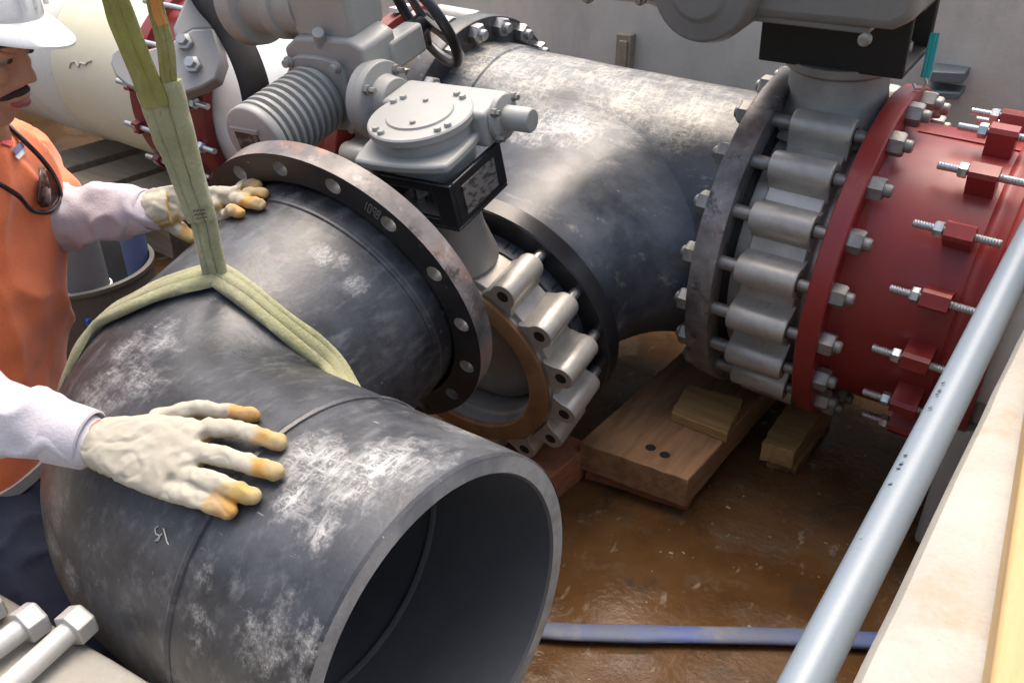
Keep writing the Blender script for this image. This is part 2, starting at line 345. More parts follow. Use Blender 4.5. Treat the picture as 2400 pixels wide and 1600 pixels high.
# stepped footing where the red coupling meets the wall
ft = MB().box(O0, X, Y, Z, (-.115, 1.80, 0), (-.02, WALLY-.01, .34)); ft.box(O0, X, Y, Z, (-.085, 1.83, .337), (-.02, WALLY-.01, .80))
solid('concrete_footing', ft, 'ledge_concrete', (-.09, 2.2, 0), 'cream concrete thrust block at the end of the red coupling', 'footing', bevel=.012)
# near ledge, lower left, with the loose bolts
NZ = .575
q0, q1 = at(0, 1380, z=NZ), at(370, 1600, z=NZ); nd = (q1-q0).normalized(); nn = V((nd.y, -nd.x, 0))
nl = MB(); rows = []
for k in range(31):
    s = -1.1+2.2*k/30; e = jag(k*2.3+9)
    rows.append([V((q0.x, q0.y, 0))+nd*s+nn*x+Z*z for x, z in ((.0, -.05), (e, NZ-.012), (.006+e, NZ-.003), (.014, NZ), (.26, NZ), (.26, -.05))])
nl.loft(rows)
solid('concrete_step', nl, 'ledge_concrete', (q0.x, q0.y, 0), 'pale concrete step in the lower left corner carrying loose bolts', 'step')

# ============================================================ MAIN LINE (24 inch), axis frame
TI = R(1.6); MO = V((-.55, 2.103, .548)); MX = V((math.cos(TI), 0, -math.sin(TI))); MY = Y; MZ = MX.cross(MY)
def mp(s): return MO+MX*s
RP, RF = .328, .406
# branch frame (18 inch)
BN = V((.047, -.972, -.232)).normalized(); BC = V((-1.11, 1.46, .417)); BU = (Z-BN*BN.z).normalized(); BA = BU.cross(BN)

tee = thing('black_tee_pipe', mp(-.55)-V((0, 0, .33)), 'thick black plastic pipe tee, dusty on top, lying between the two big valves', 'pipe tee')
def wob(o, amp, sc_):
    for v in o.data.vertices:
        p = v.co*sc_; v.co += V((noise.noise(p), noise.noise(p+V((7, 1, 3))), noise.noise(p+V((2, 9, 4)))))*amp
prof = [(RP*1.02, -1.035), (RP*1.02, -.93), (RP*1.004, -.925), (RP, -.91)]+[(RP, -.91+.75*k/16) for k in range(1, 16)]+[(RP*1.004, -.185), (RP*1.02, -.18), (RP*1.02, -.12)]
o = part('pipe_body', MB().lathe(MO, MX, prof, 96), 'hdpe_main', tee); wob(o, .0025, 5)
# the branch, flared into the run
def run_hit(d, r):
    """distance back along the branch axis at which a line at radius r in direction d meets the run"""
    t = 0.
    while t < .6:
        q = BC+d*r-BN*t-MO
        if math.hypot(q.dot(MY), q.dot(MZ)) <= RP: return t
        t += .0005
    return None
rings = [[] for _ in range(14)]
for k in range(96):
    a = 2*math.pi*k/96; d = BA*math.cos(a)+BU*math.sin(a); r0 = .2477; ti = run_hit(d, r0)
    de = .20*abs(math.cos(a))**2+.066*abs(math.sin(a))**2; te = run_hit(d, r0+de)
    A0 = BC+d*.262; A1 = BC+d*.262-BN*.078; A2 = BC+d*r0-BN*.092; S0 = BC+d*r0-BN*.100; S1 = BC+d*r0-BN*(ti+.004); S2 = BC+d*(r0+de)-BN*(te+.006); S1 = S1.lerp((S0+S2)/2, .45)
    for j, p in enumerate([A0, A1, A2]): rings[j].append(p)
    for j in range(11):
        f = j/10; rings[3+j].append(S0*(1-f)**2+S1*2*f*(1-f)+S2*f*f)
part('branch', MB().loft(rings, True, False), 'hdpe_main', tee, ang=25)
part('backing_ring', MB().lathe(MO, MX, [(RP+.005, -.155), (RF-.004, -.155), (RF, -.151), (RF, -.102), (RF-.003, -.0975), (RP+.005, -.0975)], 96, False, False, True), 'ring_steel_rust', tee, label='rust-edged black flange ring by the valve')
part('backing_ring', MB().lathe(MO, MX, [(RP+.005, -1.09), (RF-.004, -1.09), (RF, -1.086), (RF, -1.034), (RF-.003, -1.03), (RP+.005, -1.03)], 96, False, False, True), 'ring_steel', tee)
part('backing_ring', MB().lathe(BC, BN, [(.262, -.09), (.314, -.09), (.3175, -.086), (.3175, -.042), (.314, -.038), (.262, -.038)], 80, False, False, True), 'black_paint', tee, label='glossy black flange ring on the branch')
nutL = hexbolt_mesh('nut_stud', .050, .028, 'bolt_steel', .0155, .040)
nutM = hexbolt_mesh('nut', .048, .026, 'bolt_grey', .015, .032)
for i in range(20):
    th = R(9+18*i); rd = MY*math.cos(th)+MZ*math.sin(th); tg = rd.cross(MX)
    rdp = MO+rd*.3747
    inst('bolt', nutL, tee, frame_m(rdp+MX*-1.03, rd, MX.cross(rd), MX))
    inst('bolt', nutM, tee, frame_m(rdp+MX*-.155, rd, (-MX).cross(rd), -MX))
# ---------------- lug valve builder
def lug_mesh(name, r, L, foot, hole, mat):
    """one cast lug: a boss along +Z with a web down to the body (towards -X)"""
    mb = MB(); P = []
    for k in range(13):
        a = -math.pi/2+math.pi*k/12; P.append((r*math.cos(a), r*math.sin(a)))
    P += [(-r*.4, r*1.02), (-foot, r*1.35), (-foot, -r*1.35), (-r*.4, -r*1.02)]
    mb.loft([[V((x*q, y*q, z)) for x, y in P] for z, q in ((0, .93), (.005, 1), (L-.005, 1), (L, .93))])
    return mb.mesh(name, mat, ang=50)
def hole_disc_mesh(name, r, mat='black_dull'):
    return MB().lathe(O0, Z, [(r, -.004), (r, .0012), (r*.92, .0016), (.001, .0016)], 18, True, True).mesh(name, mat)  # flat black disc, the shade inside a bolt hole put into its colour

# main valve (24 inch)
mv = thing('butterfly_valve', MO-V((0, 0, .40)), 'large stainless lug butterfly valve between the black pipe and the red coupling', 'valve')
part('body', MB().lathe(MO, MX, [(.300, -.090), (.318, -.090), (.318, -.054), (.352, -.050), (.352, .076), (.318, .082), (.318, .104), (.30, .104)], 96, False, False, True), 'stainless', mv, .003)
part('seat_ring', MB().lathe(MO, MX, [(.29, -.099), (.345, -.099), (.345, -.088), (.29, -.088)], 80, False, False, True), 'black_dull', mv)
part('disc', MB().lathe(MO, MX, [(.02, -.05), (.27, -.02), (.30, 0), (.27, .02), (.02, .05)], 60), 'valve_bore', mv)
lugm = lug_mesh('lug', .0345, .134, .035, .014, 'stainless'); rodm = MB().cyl(V((0, 0, -.055)), O0, .0155, n=14).mesh('rod', 'bolt_grey'); rod2 = MB().cyl(O0, V((0, 0, .04)), .0135, n=12).mesh('rod', 'bolt_grey')
holem = hole_disc_mesh('bolt_hole_disc', .017)
for i in range(20):
    ang = 9+18*i
    if 80 < ang < 100: continue
    th = R(ang); rd = MY*math.cos(th)+MZ*math.sin(th); b0_ = MO+rd*.3747
    M = frame_m(b0_+MX*-.053, rd, MX.cross(rd), MX)
    lo = inst('lug', lugm, mv, M)
    inst('rod', rodm, mv, frame_m(b0_+MX*-.05, rd, MX.cross(rd), MX)); inst('rod', rod2, mv, frame_m(b0_+MX*.078, rd, MX.cross(rd), MX))
    inst('bolt_hole_disc', holem, mv, frame_m(b0_+MX*.081, rd, MX.cross(rd), MX))
# neck, black bracket and the electric actuator above it
MU = V((0, -.10, .995)).normalized(); MF = V((0, -.995, -.10)).normalized(); MXX = X
VC = MO
part('neck', MB().lathe(VC+MU*.31, MU, [(.16, 0), (.135, .03), (.112, .07), (.105, .135), (.12, .14), (.12, .16)], 40), 'stainless_dull', mv, .003)
def mbx(a, b): return MB().box(VC, MXX, MF, MU, a, b)
brk = mbx((-.155, .085, .465), (.155, .10, .66)); brk.box(VC, MXX, MF, MU, (-.155, -.10, .465), (.155, .085, .478))
brk.box(VC, MXX, MF, MU, (-.155, -.12, .465), (.155, -.10, .72)); brk.box(VC, MXX, MF, MU, (.155, -.12, .60), (.170, .10, .72)); brk.box(VC, MXX, MF, MU, (-.170, -.12, .60), (-.155, .10, .72))
br = part('bracket', brk, 'black_dull', mv, .004)
for (bx_, by_) in ((.11, .03), (.11, -.05), (-.11, .03)):
    bb = MB(); bb.lathe(VC+MXX*bx_+MF*by_+MU*.478, MU, [(.022, 0), (.022, .02), (.012, .021), (.012, .05)], 6); part('bolt', bb, 'bolt_steel', mv)
ac = MB()
ac.prism([(-.30, .61), (.16, .615), (.20, .64), (.20, .95), (-.30, .95)], VC, MXX, MU, MF, .07, .30)
acb = part('actuator', ac, 'grey_paint_shaded', mv, .02, seg=3)
rg = mbx((-.24, .12, .602), (.12, .285, .616)); part('base_rib', rg, 'grey_paint_shaded', acb, .004)
cv = MB().lathe(VC+MXX*-.195+MU*.668+MF*.12, MF, [(.09, 0), (.108, .10), (.110, .20), (.10, .225), (.06, .23), (.055, .236), (.01, .237)], 44)
part('gear_cover', cv, 'grey_paint_shaded', acb, .004)
mo_ = MB(); c_ = VC+MXX*-.30+MU*.735+MF*.17
mo_.lathe(c_, -MXX, [(.10, -.04), (.155, .0), (.155, .05), (.150, .055), (.150, .17), (.142, .19), (.10, .20)], 48)
part('motor', mo_, 'grey_paint_shaded', acb, .004)
for (x_, u_, f_) in ((-.345, .625, .295), (-.505, .60, .24), (.12, .60, .301)):
    part('bolt', MB().lathe(VC+MXX*x_+MU*u_+MF*f_, MF, [(.012, 0), (.012, .012), (.007, .014), (.007, .022)], 12), 'bolt_grey', acb)
part('cable_entry', mbx((.20, .12, .66), (.26, .22, .78)), 'grey_paint_shaded', acb, .01)

# ---------------- red flanged coupling
rc = thing('red_coupling', mp(.30)-V((0, 0, .34)), 'red painted steel dismantling coupling bolted to the large valve, right side', 'pipe coupling')
fm = MB().lathe(MO, MX, [(.31, .110), (RF-.003, .110), (RF, .113), (RF, .152), (RF-.003, .155), (.31, .155)], 96, False, False, True)
part('flange', fm, 'red_paint', rc)
part('sleeve', MB().lathe(MO, MX, [(.318, .150), (.352, .152), (.340, .163), (.331, .175), (.330, .30), (.330, .385), (.336, .392), (.338, .402), (.334, .41), (.334, .44)], 96, True, False), 'red_paint', rc)
part('follower_ring', MB().lathe(MO, MX, [(.31, .428), (.356, .428), (.362, .436), (.362, .475), (.31, .475)], 96, False, False, True), 'red_paint', rc, .002)
seam = MB()
for k in range(1): seam.box(MO, MX, MY*math.cos(R(96))+MZ*math.sin(R(96)), (MY*math.cos(R(96))+MZ*math.sin(R(96))).cross(MX), (.18, .327, -.0025), (.385, .3335, .0025))
part('weld_seam', seam, 'red_paint', rc)
hexr = hexbolt_mesh('bolt_head', .046, .030, 'bolt_grey', .014, .042)
for i in range(20):
    ang = 9+18*i
    th = R(ang); rd = MY*math.cos(th)+MZ*math.sin(th)
    inst('bolt', hexr, rc, frame_m(MO+rd*.3747+MX*.155, rd, MX.cross(rd), MX))
# tie lugs with zinc studs
def tie_mesh():
    mb = MB(); P = [(-.028, -.030), (-.028, .0), (-.020, .026), (.0, .034), (.020, .026), (.028, .0), (.028, -.030)]
    P = [(-.020, -.034), (-.020, .018), (-.014, .027), (.014, .027), (.020, .018), (.020, -.034)]
    # local: X radial, Y tangential, Z along the pipe
    mb.loft([[V((y, x, z)) for x, y in P] for z in (-.027, .027)]); return mb.mesh('tie_lug', 'red_paint', ang=30)
tiem = tie_mesh(); studm = MB().lathe(V((0, 0, -.088)), Z, [(.0086 if j % 2 else .0076, .163*j/60) for j in range(61)], 12).mesh('stud', 'zinc'); nutz = hexbolt_mesh('stud_nut', .028, .017, 'zinc')
for i in range(17):
    th = R(100.6+21.18*i); rd = MY*math.cos(th)+MZ*math.sin(th); b_ = MO+rd*.362+MX*.348
    F_ = frame_m(b_, rd, MX.cross(rd), MX)
    inst('tie_lug', tiem, rc, F_); inst('stud', studm, rc, frame_m(b_+rd*.010, rd, MX.cross(rd), MX))
    inst('stud_nut', nutz, rc, frame_m(b_+rd*.010-MX*.031, rd, (-MX).cross(rd), -MX))
wp = MB().lathe(MO, MX, [(.305, .40), (.305, .60)], 64)
solid('wall_pipe', wp, 'white_pipe', mp(.5), 'short stub of pipe running from the red coupling into the thrust block', 'pipe')

# ============================================================ FAR END OF THE MAIN LINE
fv = thing('flange_adapter', mp(-1.2)-V((0, 0, .4)), 'red flanged adapter beyond the black tee, mostly behind the grey actuator', 'flange adapter')
part('flange', MB().lathe(MO, MX, [(.28, -1.31), (RF, -1.31), (RF, -1.265), (.28, -1.265)], 80, False, False, True), 'red_far', fv, .003)
part('spacer_body', MB().lathe(MO, MX, [(.29, -1.262), (.335, -1.262), (.335, -1.093), (.29, -1.093)], 64, False, False, True), 'stainless_dull', fv)
lugf = lug_mesh('lug', .034, .15, .045, .014, 'stainless')
for i in range(20):
    th = R(9+18*i); rd = MY*math.cos(th)+MZ*math.sin(th); inst('lug', lugf, fv, frame_m(MO+rd*.3747+MX*-1.253, rd, MX.cross(rd), MX))
part('sleeve', MB().lathe(MO, MX, [(.325, -1.62), (.325, -1.312)], 64), 'red_far', fv)
part('sticker', MB().box(MO+MY*-.05+MZ*.40, MX, MY, MZ, (-1.30, -.06, .0), (-1.27, .03, .012)), 'white_plastic', fv)
ws = thing('white_pipe', mp(-1.75)-V((0, 0, .33)), 'short white pipe spool right of the far red coupling', 'pipe')
part('spool', MB().lathe(MO, MX, [(.322, -2.0), (.322, -1.62), (.345, -1.618), (.345, -1.58)], 72), 'white_pipe', ws)
fc = thing('red_coupling', mp(-2.1)-V((0, 0, .36)), 'dark red coupling band joining the cream pipe to the white spool at left', 'pipe coupling')
part('band', MB().lathe(MO, MX, [(.33, -2.30), (.362, -2.30), (.366, -2.285), (.366, -2.24), (.345, -2.235), (.345, -1.97), (.366, -1.965), (.366, -1.92), (.362, -1.905), (.33, -1.905)], 88, False, False, True), 'red_far', fc)
stl = MB().cyl(V((0, 0, -.06)), V((0, 0, .06)), .011, n=10).mesh('stud', 'zinc'); nut2 = hexbolt_mesh('stud_nut', .034, .02, 'zinc')
stn = MB().cyl(V((0, 0, -.24)), V((0, 0, .24)), .010, n=10).mesh('stud', 'zinc')
for i in range(16):
    th = R(101+22.5*i); rd = MY*math.cos(th)+MZ*math.sin(th); b_ = MO+rd*.378+MX*-2.10
    inst('stud', stn, fc, frame_m(b_, rd, MX.cross(rd), MX)); inst('stud_nut', nut2, fc, frame_m(b_+MX*.165, rd, MX.cross(rd), MX)); inst('stud_nut', nut2, fc, frame_m(b_-MX*.165, rd, (-MX).cross(rd), -MX))
    part('stud_lug', MB().box(b_, rd, rd.cross(MX), MX, (-.03, -.02, -.185), (.016, .02, -.15)), 'red_far', fc, .003); part('stud_lug', MB().box(b_, rd, rd.cross(MX), MX, (-.03, -.02, .13), (.016, .02, .165)), 'red_far', fc, .003)
cp = thing('cream_pipe', mp(-3.5)-V((0, 0, .33)), 'big cream plastic pipe running off to the left behind the worker', 'pipe')
part('barrel', MB().lathe(MO, MX, [(.330, -2.84), (.330, -2.20)], 80), 'cream_pipe', cp)
part('bell_end', MB().lathe(MO, MX, [(.338, -5.5), (.338, -2.86), (.334, -2.845), (.331, -2.835)], 80), 'pipe_grime', cp)
sq = MB()
def on_pipe(px, py, r):
    d = ray(px, py); o = CAM-MO; dy, dz, oy, oz = d.dot(MY), d.dot(MZ), o.dot(MY), o.dot(MZ); A = dy*dy+dz*dz; B_ = 2*(dy*oy+dz*oz); D = B_*B_-4*A*(oy*oy+oz*oz-r*r)
    return CAM+d*((-B_-math.sqrt(max(D, 0)))/2/A)
sq.tube([on_pipe(x, y, .3315) for x, y in ((163, 160), (166, 148), (176, 145), (184, 158), (188, 148), (200, 152), (206, 146), (215, 142))], .0035, 6)
part('pencil_scribble', sq, 'pencil', cp)
# grey valve gearbox standing on the far line
fg = thing('valve_gearbox', mp(-1.86)+V((0, 0, .34)), 'grey cast gearbox plate with two big bolts above the far red coupling', 'gearbox')
DP = 2.28
go = at_d(430, 120, DP); gx = CR; gy = CU; gz = -CF
gx = V((.90, .42, -.10)).normalized(); gz = V((.40, -.72, .55)).normalized(); gz = (gz-gx*gz.dot(gx)).normalized(); gy = gz.cross(gx)
def gpt(px, py):
    p = at_pl(px, py, go, gz)-go; return (p.dot(gx), p.dot(gy))
pl = [gpt(*q) for q in ((258, 150), (262, 125), (276, 112), (300, 112), (330, 120), (395, 102), (450, 68), (500, 66), (520, 140), (505, 185), (470, 205), (420, 222), (370, 220), (330, 214), (295, 200), (270, 178))]
part('plate', MB().prism(pl, go, gx, gy, gz, -.05, 0), 'grey_paint', fg, .006)
for q in ((437, 102), (456, 155)):
    x_, y_ = gpt(*q); b_ = go+gx*x_+gy*y_; part('bolt', MB().lathe(b_, gz, [(.022, 0), (.022, .016), (.014, .018), (.014, .034)], 6), 'bolt_steel', fg)
tp = [gpt(*q) for q in ((398, 60), (440, -40), (565, -50), (560, 62), (500, 66), (450, 68), (405, 92))]
part('housing', MB().prism(tp, go, gx, gy, gz, -.13, -.012), 'grey_paint', fg, .01)
x_, y_ = gpt(430, 150)
part('stem', MB().cyl(go+gx*x_+gy*y_-gz*.05, on_pipe(438, 190, .30), .05), 'grey_paint', fg)
# black rubber hose that arches beside it
hp = [at_d(*q) for q in ((450, -60, 2.3), (486, 0, 2.24), (520, 40, 2.2), (552, 90, 2.16), (578, 145, 2.12), (598, 210, 2.1), (608, 290, 2.1), (600, 380, 2.12), (585, 460, 2.15))]
def smooth(path, k=6):
    out = []; n_ = len(path)
    for i in range(n_-1):
        a, b, c, d = path[max(i-1, 0)], path[i], path[i+1], path[min(i+2, n_-1)]
        for j in range(k):
            t = j/k; out.append(((b*2)+(c-a)*t+(a*2-b*5+c*4-d)*t*t+(b*3-a-c*3+d)*t**3)*.5)
    return out+[path[-1]]
hp_ = smooth(hp)
solid('rubber_hose', MB().tube(hp_, .036, 16, flat=.45, up=[-CF]*len(hp_)), 'rubber', hp[-1], 'thick black rubber hose arching down behind the finned motor', 'hose')

# ============================================================ BRANCH VALVE with gearbox and electric actuator
bv = thing('butterfly_valve', BC+BN*.06-BU*.32, 'stainless lug valve on the tee branch, with grey gearbox and finned electric actuator', 'valve')
part('body', MB().lathe(BC, BN, [(.205, -.012), (.249, -.012), (.249, .004), (.264, .008), (.264, .108), (.249, .112), (.249, .122), (.205, .122)], 80, False, False, True), 'stainless', bv, .002)
part('face_ring', MB().lathe(BC, BN, [(.203, .118), (.249, .118), (.250, .121), (.250, .128), (.247, .130), (.206, .130), (.203, .127)], 80, False, False, True), 'rust_ring', bv, label='rusty brown sealing face of the valve')
part('bore', MB().lathe(BC, BN, [(.204, .128), (.204, .09), (.196, .085), (.196, .06), (.204, .055), (.204, -.01)], 72, False, False), 'valve_bore', bv)
part('disc', MB().lathe(BC, BN, [(.02, -.01), (.17, .004), (.195, .02), (.195, .03), (.15, .05), (.05, .066), (.045, .072), (.01, .072)], 64), 'valve_bore', bv)
part('seat_ring', MB().lathe(BC, BN, [(.20, -.036), (.262, -.036), (.262, -.012), (.20, -.012)], 72, False, False, True), 'black_dull', bv)
lugb = lug_mesh('lug', .030, .120, .035, .012, 'stainless'); rodb = MB().cyl(V((0, 0, -.045)), O0, .0125, n=12).mesh('rod', 'bolt_steel'); holeb = hole_disc_mesh('bolt_hole_disc', .0135)
PHI0 = 77.3
for i in range(16):
    ang = PHI0-22.5*i
    th = R(ang); rd = (BU*math.sin(th)-BA*math.cos(th)); a_ = Z.cross(BN).normalized(); b__ = BN.cross(a_); rd = a_*math.cos(th)+b__*math.sin(th)
    if abs(rd.angle(BU)) < R(14): continue
    p_ = BC+rd*.289
    inst('lug', lugb, bv, frame_m(p_, rd, BN.cross(rd), BN)); inst('rod', rodb, bv, frame_m(p_, rd, BN.cross(rd), BN)); inst('bolt_hole_disc', holeb, bv, frame_m(p_+BN*.119, rd, BN.cross(rd), BN))
GC = BC+BN*.06+BA*.024; GT = R(-2.6)
GU = (BU*math.cos(GT)+BA*math.sin(GT)).normalized(); GA = GU.cross(BN).normalized(); GN = BN
def gb(a, b): return MB().box(GC, GA, GN, GU, a, b)
def gp(a, n_, u): return GC+GA*a+GN*n_+GU*u
part('neck', MB().lathe(GC, GU, [(.095, .25), (.085, .29), (.076, .33), (.074, .385), (.085, .39), (.085, .41)], 36), 'stainless_dull', bv, .003)
kb = gb((-.085, .075, .405), (.10, .088, .50)); kb = MB()
# bracket: front frame with a window, right plate, base
for a, b in (((-.09, .078, .405), (-.06, .09, .50)), ((.065, .078, .405), (.108, .09, .50)), ((-.06, .078, .405), (.065, .09, .42)), ((-.06, .078, .478), (.065, .09, .50)), ((.096, -.09, .405), (.108, .078, .50)), ((-.09, -.09, .398), (.108, .09, .405)), ((-.09, -.09, .405), (-.08, .078, .50))):
    kb.box(GC, GA, GN, GU, a, b)
bk = part('bracket', kb, 'black_paint', bv, .004, seg=3)
part('name_plate', gb((.108, -.055, .42), (.1105, .055, .482)), 'plate_metal', bk)
for q in ((-.03, .03), (.045, .035), (.03, -.03)):
    part('bolt', MB().lathe(gp(q[0], q[1], .405), GU, [(.017, 0), (.017, .014), (.010, .015), (.010, .04)], 6), 'bolt_steel', bk)
part('stem', MB().cyl(gp(0, 0, .40), gp(0, 0, .51), .024), 'bolt_grey', bk)
GO = gp(-.012, -.012, 0)
GO = GO-GU*.012
gx_ = MB().lathe(GO, GU, [(.080, .482), (.090, .486), (.093, .50), (.097, .575), (.10, .578)], 56)
gbx = part('gearbox', gx_, 'grey_paint', bv, .002)
part('gearbox_cover', MB().lathe(GO, GU, [(.103, .578), (.106, .580), (.106, .592), (.103, .595), (.068, .5955), (.066, .5995), (.012, .6)], 64), 'grey_paint', gbx, label='round lid of the gearbox')
dm = []
for k in range(40):
    a = 2*math.pi*k/40; r = .100/max(abs(math.cos(a+R(8))), abs(math.sin(a+R(8))))**.75; dm.append((math.cos(a)*r*1.12, math.sin(a)*r*1.12))
part('mounting_plate', MB().prism(dm, gp(-.012, -.004, 0), GA, GN, GU, .520, .540), 'grey_paint', gbx, .006)
part('foot_flange', MB().lathe(gp(0, 0, 0), GU, [(.078, .470), (.082, .474), (.084, .49)], 44), 'grey_paint', gbx)
for k in range(4):
    for dlt in (-7, 7):
        a = R(25+90*k+dlt); p_ = GO+GA*math.cos(a)*.092+GN*math.sin(a)*.092+GU*.595
        part('screw', MB().lathe(p_, GU, [(.0075, 0), (.0075, .005), (.006, .007)], 10), 'grey_paint', gbx)
for a in (R(70), R(250)):
    p_ = GO+GA*math.cos(a)*.045+GN*math.sin(a)*.045+GU*.6; part('screw', MB().lathe(p_, GU, [(.006, 0), (.006, .004), (.005, .005)], 10), 'grey_paint', gbx)
wg = gb((-.145, -.150, .505), (.112, -.045, .580)); part('worm_housing', wg, 'grey_paint', gbx, .012, seg=3)
part('shaft_flange', MB().lathe(gp(.112, -.10, .548), GA, [(.045, 0), (.045, .012), (.03, .016)], 32), 'grey_paint', gbx, .002)
part('shaft_stub', MB().lathe(gp(.126, -.10, .548), GA, [(.024, 0), (.024, .056), (.021, .060), (.012, .0605)], 28), 'grey_paint', gbx, .001)
for dy, dz in ((.034, .026), (-.034, .026), (.034, -.028), (-.034, -.028)):
    part('bolt', MB().lathe(gp(.12, -.10+dy, .548+dz), GA, [(.009, 0), (.009, .010), (.006, .011), (.006, .018)], 6), 'bolt_grey', gbx)
# input flange
part('input_flange', MB().lathe(gp(-.145, -.10, .548), -GA, [(.05, 0), (.055, .03), (.082, .034), (.084, .05), (.080, .056), (.08, .075)], 44), 'grey_paint', gbx, .002)
for k in range(4):
    a = R(45+90*k); p_ = gp(-.179, -.10, .548)+GN*math.cos(a)*.068+GU*math.sin(a)*.068
    part('bolt', MB().lathe(p_, GA, [(.011, 0), (.011, .010), (.0065, .011), (.0065, .026)], 6), 'bolt_grey', gbx)
# electric actuator
ab = MB()
ab.prism([(-.225, .452), (-.212, .47), (-.212, .655), (-.245, .672), (-.40, .668), (-.445, .64), (-.452, .48), (-.43, .455)], GC, GA, GU, GN, -.215, -.105)
act = part('actuator', ab, 'grey_paint', bv, .008, seg=3)
part('motor_flange', MB().prism([(math.copysign(abs(math.cos(t))**.55, math.cos(t))*.085-.355, math.copysign(abs(math.sin(t))**.55, math.sin(t))*.085+.548) for t in [2*math.pi*k/32 for k in range(32)]], GC, GA, GU, GN, -.115, -.092), 'grey_paint', act, .003)
for sx, sz in ((1, 1), (-1, 1), (1, -1), (-1, -1)):
    part('bolt', MB().lathe(gp(-.355+.07*sx, -.092, .548+.07*sz), GN, [(.0125, 0), (.0125, .006), (.009, .007), (.009, .016), (.004, .0165)], 12), 'grey_paint', act)
mprof = [(.07, -.09)]
for k in range(9):
    t = -.085+.0195*k; mprof += [(.068, t), (.068, t+.007), (.078, t+.0085), (.078, t+.0165), (.068, t+.018)]
mprof += [(.076, .093), (.078, .097), (.078, .112), (.074, .116), (.02, .117)]
mt = part('motor', MB().lathe(gp(-.368, 0, .540), GN, mprof, 56), 'grey_paint', act, ang=50)
part('name_plate', MB().box(gp(-.375, .116, .536), GA, GN, GU, (-.038, 0, -.034), (.028, .004, .028)), 'plate_dark', act)
part('plate_frame', MB().box(gp(-.375, .116, .536), GA, GN, GU, (-.045, 0, .028), (.035, .007, .036)), 'grey_paint', act)
part('housing_lid', MB().prism([(-.41, .660), (-.250, .660), (-.240, .70), (-.230, .90), (-.43, .90), (-.42, .70)], GC, GA, GU, GN, -.235, -.122), 'grey_paint', act, .012, seg=3)
part('vent_plug', MB().cyl(gp(-.335, -.115, .655), gp(-.312, -.095, .690), .013, .013), 'grey_paint', act, .002)
part('terminal_barrel', MB().lathe(gp(-.40, -.185, .715), -GA, [(.070, 0), (.072, .05), (.082, .055), (.084, .085), (.074, .09), (.074, .15), (.10, .155), (.105, .19), (.10, .20), (.07, .203)], 48), 'grey_paint', act, .002)
part('barrel_cap', MB().lathe(gp(-.52, -.185, .79), (GU-GA*.25).normalized(), [(.045, 0), (.047, .02), (.040, .026), (.02, .028)], 32), 'grey_paint', act)
part('wheel_boss', MB().box(gp(-.255, -.215, .60), GA, GN, GU, (0, -.085, -.03), (.05, .03, .035)), 'grey_paint', act, .008)
# hand wheel
hc = gp(-.225, -.335, .622); HA = (-GN*.85+GA*.42+GU*.30).normalized(); ha, hb = perp(HA)
hw = MB().tube([hc+(ha*math.cos(2*math.pi*k/48)+hb*math.sin(2*math.pi*k/48))*.112 for k in range(48)], .0125, 12, closed=True)
whl = part('hand_wheel', hw, 'black_paint', act)
for k in range(3):
    a = R(100+120*k); d = ha*math.cos(a)+hb*math.sin(a); q = HA.cross(d)
    sp = MB().loft([[hc+d*r_+q*w_+HA*h_ for w_, h_ in ((-w0, -.006), (w0, -.006), (w0, .006), (-w0, .006))] for r_, w0 in ((.0, .02), (.05, .014), (.108, .019))]); part('spoke', sp, 'black_paint', bv, .003)
part('wheel_hub', MB().lathe(hc-HA*.05, HA, [(.022, 0), (.022, .06), (.016, .064)], 24), 'black_paint', bv)

# ============================================================ THE HANGING ELBOW
EB = V((-1.097, .597, .546)); E1 = V((-.083, .957, .276)).normalized(); E2 = V((.998, -.037, .049)).normalized()
C1 = EB+E1*.455; C2 = EB+E2*.602; RE = .2477; RI = .219
EP1 = EB+E1*.418; EP2 = EB+E2*.376
elb = thing('pipe_elbow', EB-V((0, 0, .26)), 'mitred black plastic pipe elbow hanging in the sling, open end towards the viewer', 'pipe elbow')
EN = (-E1).cross(E2).normalized(); NB = 96
TT = .205; DEF = math.pi-E1.angle(E2); RC = TT/math.tan(DEF/2)
AP = EB+E1*TT; IN_ = (E2-(-E1)*(-E1).dot(E2)).normalized(); AC = AP+IN_*RC      # arc centre of the moulded bend
def mitre_rings(rad, n=NB, inner=False):
    rings = []
    def circ(c, d, r): b = d.cross(EN).normalized(); return [c+EN*math.cos(2*math.pi*k/n)*r+b*math.sin(2*math.pi*k/n)*r for k in range(n)]
    d1 = -E1
    if not inner:
        for t, r in ((.072, .272), (.046, .272), (.044, rad*1.02), (-.028, rad*1.02), (-.036, rad*1.004), (-.05, rad)): rings.append(circ(C1+E1*t, d1, r))
    else: rings.append(circ(C1+E1*.072, d1, rad))
    for t in (.40, .34, .28, .235): rings.append(circ(EB+E1*t, d1, rad))
    for k in range(15):
        a = DEF*k/14; p = AC-IN_*math.cos(a)*RC+d1*math.sin(a)*RC; d = d1*math.cos(a)+IN_*math.sin(a); rings.append(circ(p, d, rad*(1+.012*math.sin(math.pi*k/14))))
    for t in (.235, .29, .34, .372, .378, .42, .47, .52, .56, .598): rings.append(circ(EB+E2*t, E2, rad))
    rings.append(circ(C2, E2, rad-.003 if not inner else rad+.003))
    return rings, circ(EB+E1*.418, d1, rad), circ(EB+E2*.376, E2, rad)
ro_, B1, B2 = mitre_rings(RE)
def flute(rings, amp, sc_):
    return [[p+V((noise.noise(p*sc_), noise.noise(p*sc_+V((5, 2, 1))), noise.noise(p*sc_+V((3, 8, 6)))))*amp for p in r] for r in rings]
body = MB().loft(flute(ro_, .0022, 4.5), False, False); ebody = part('elbow_body', body, 'hdpe_elbow', elb, ang=25)
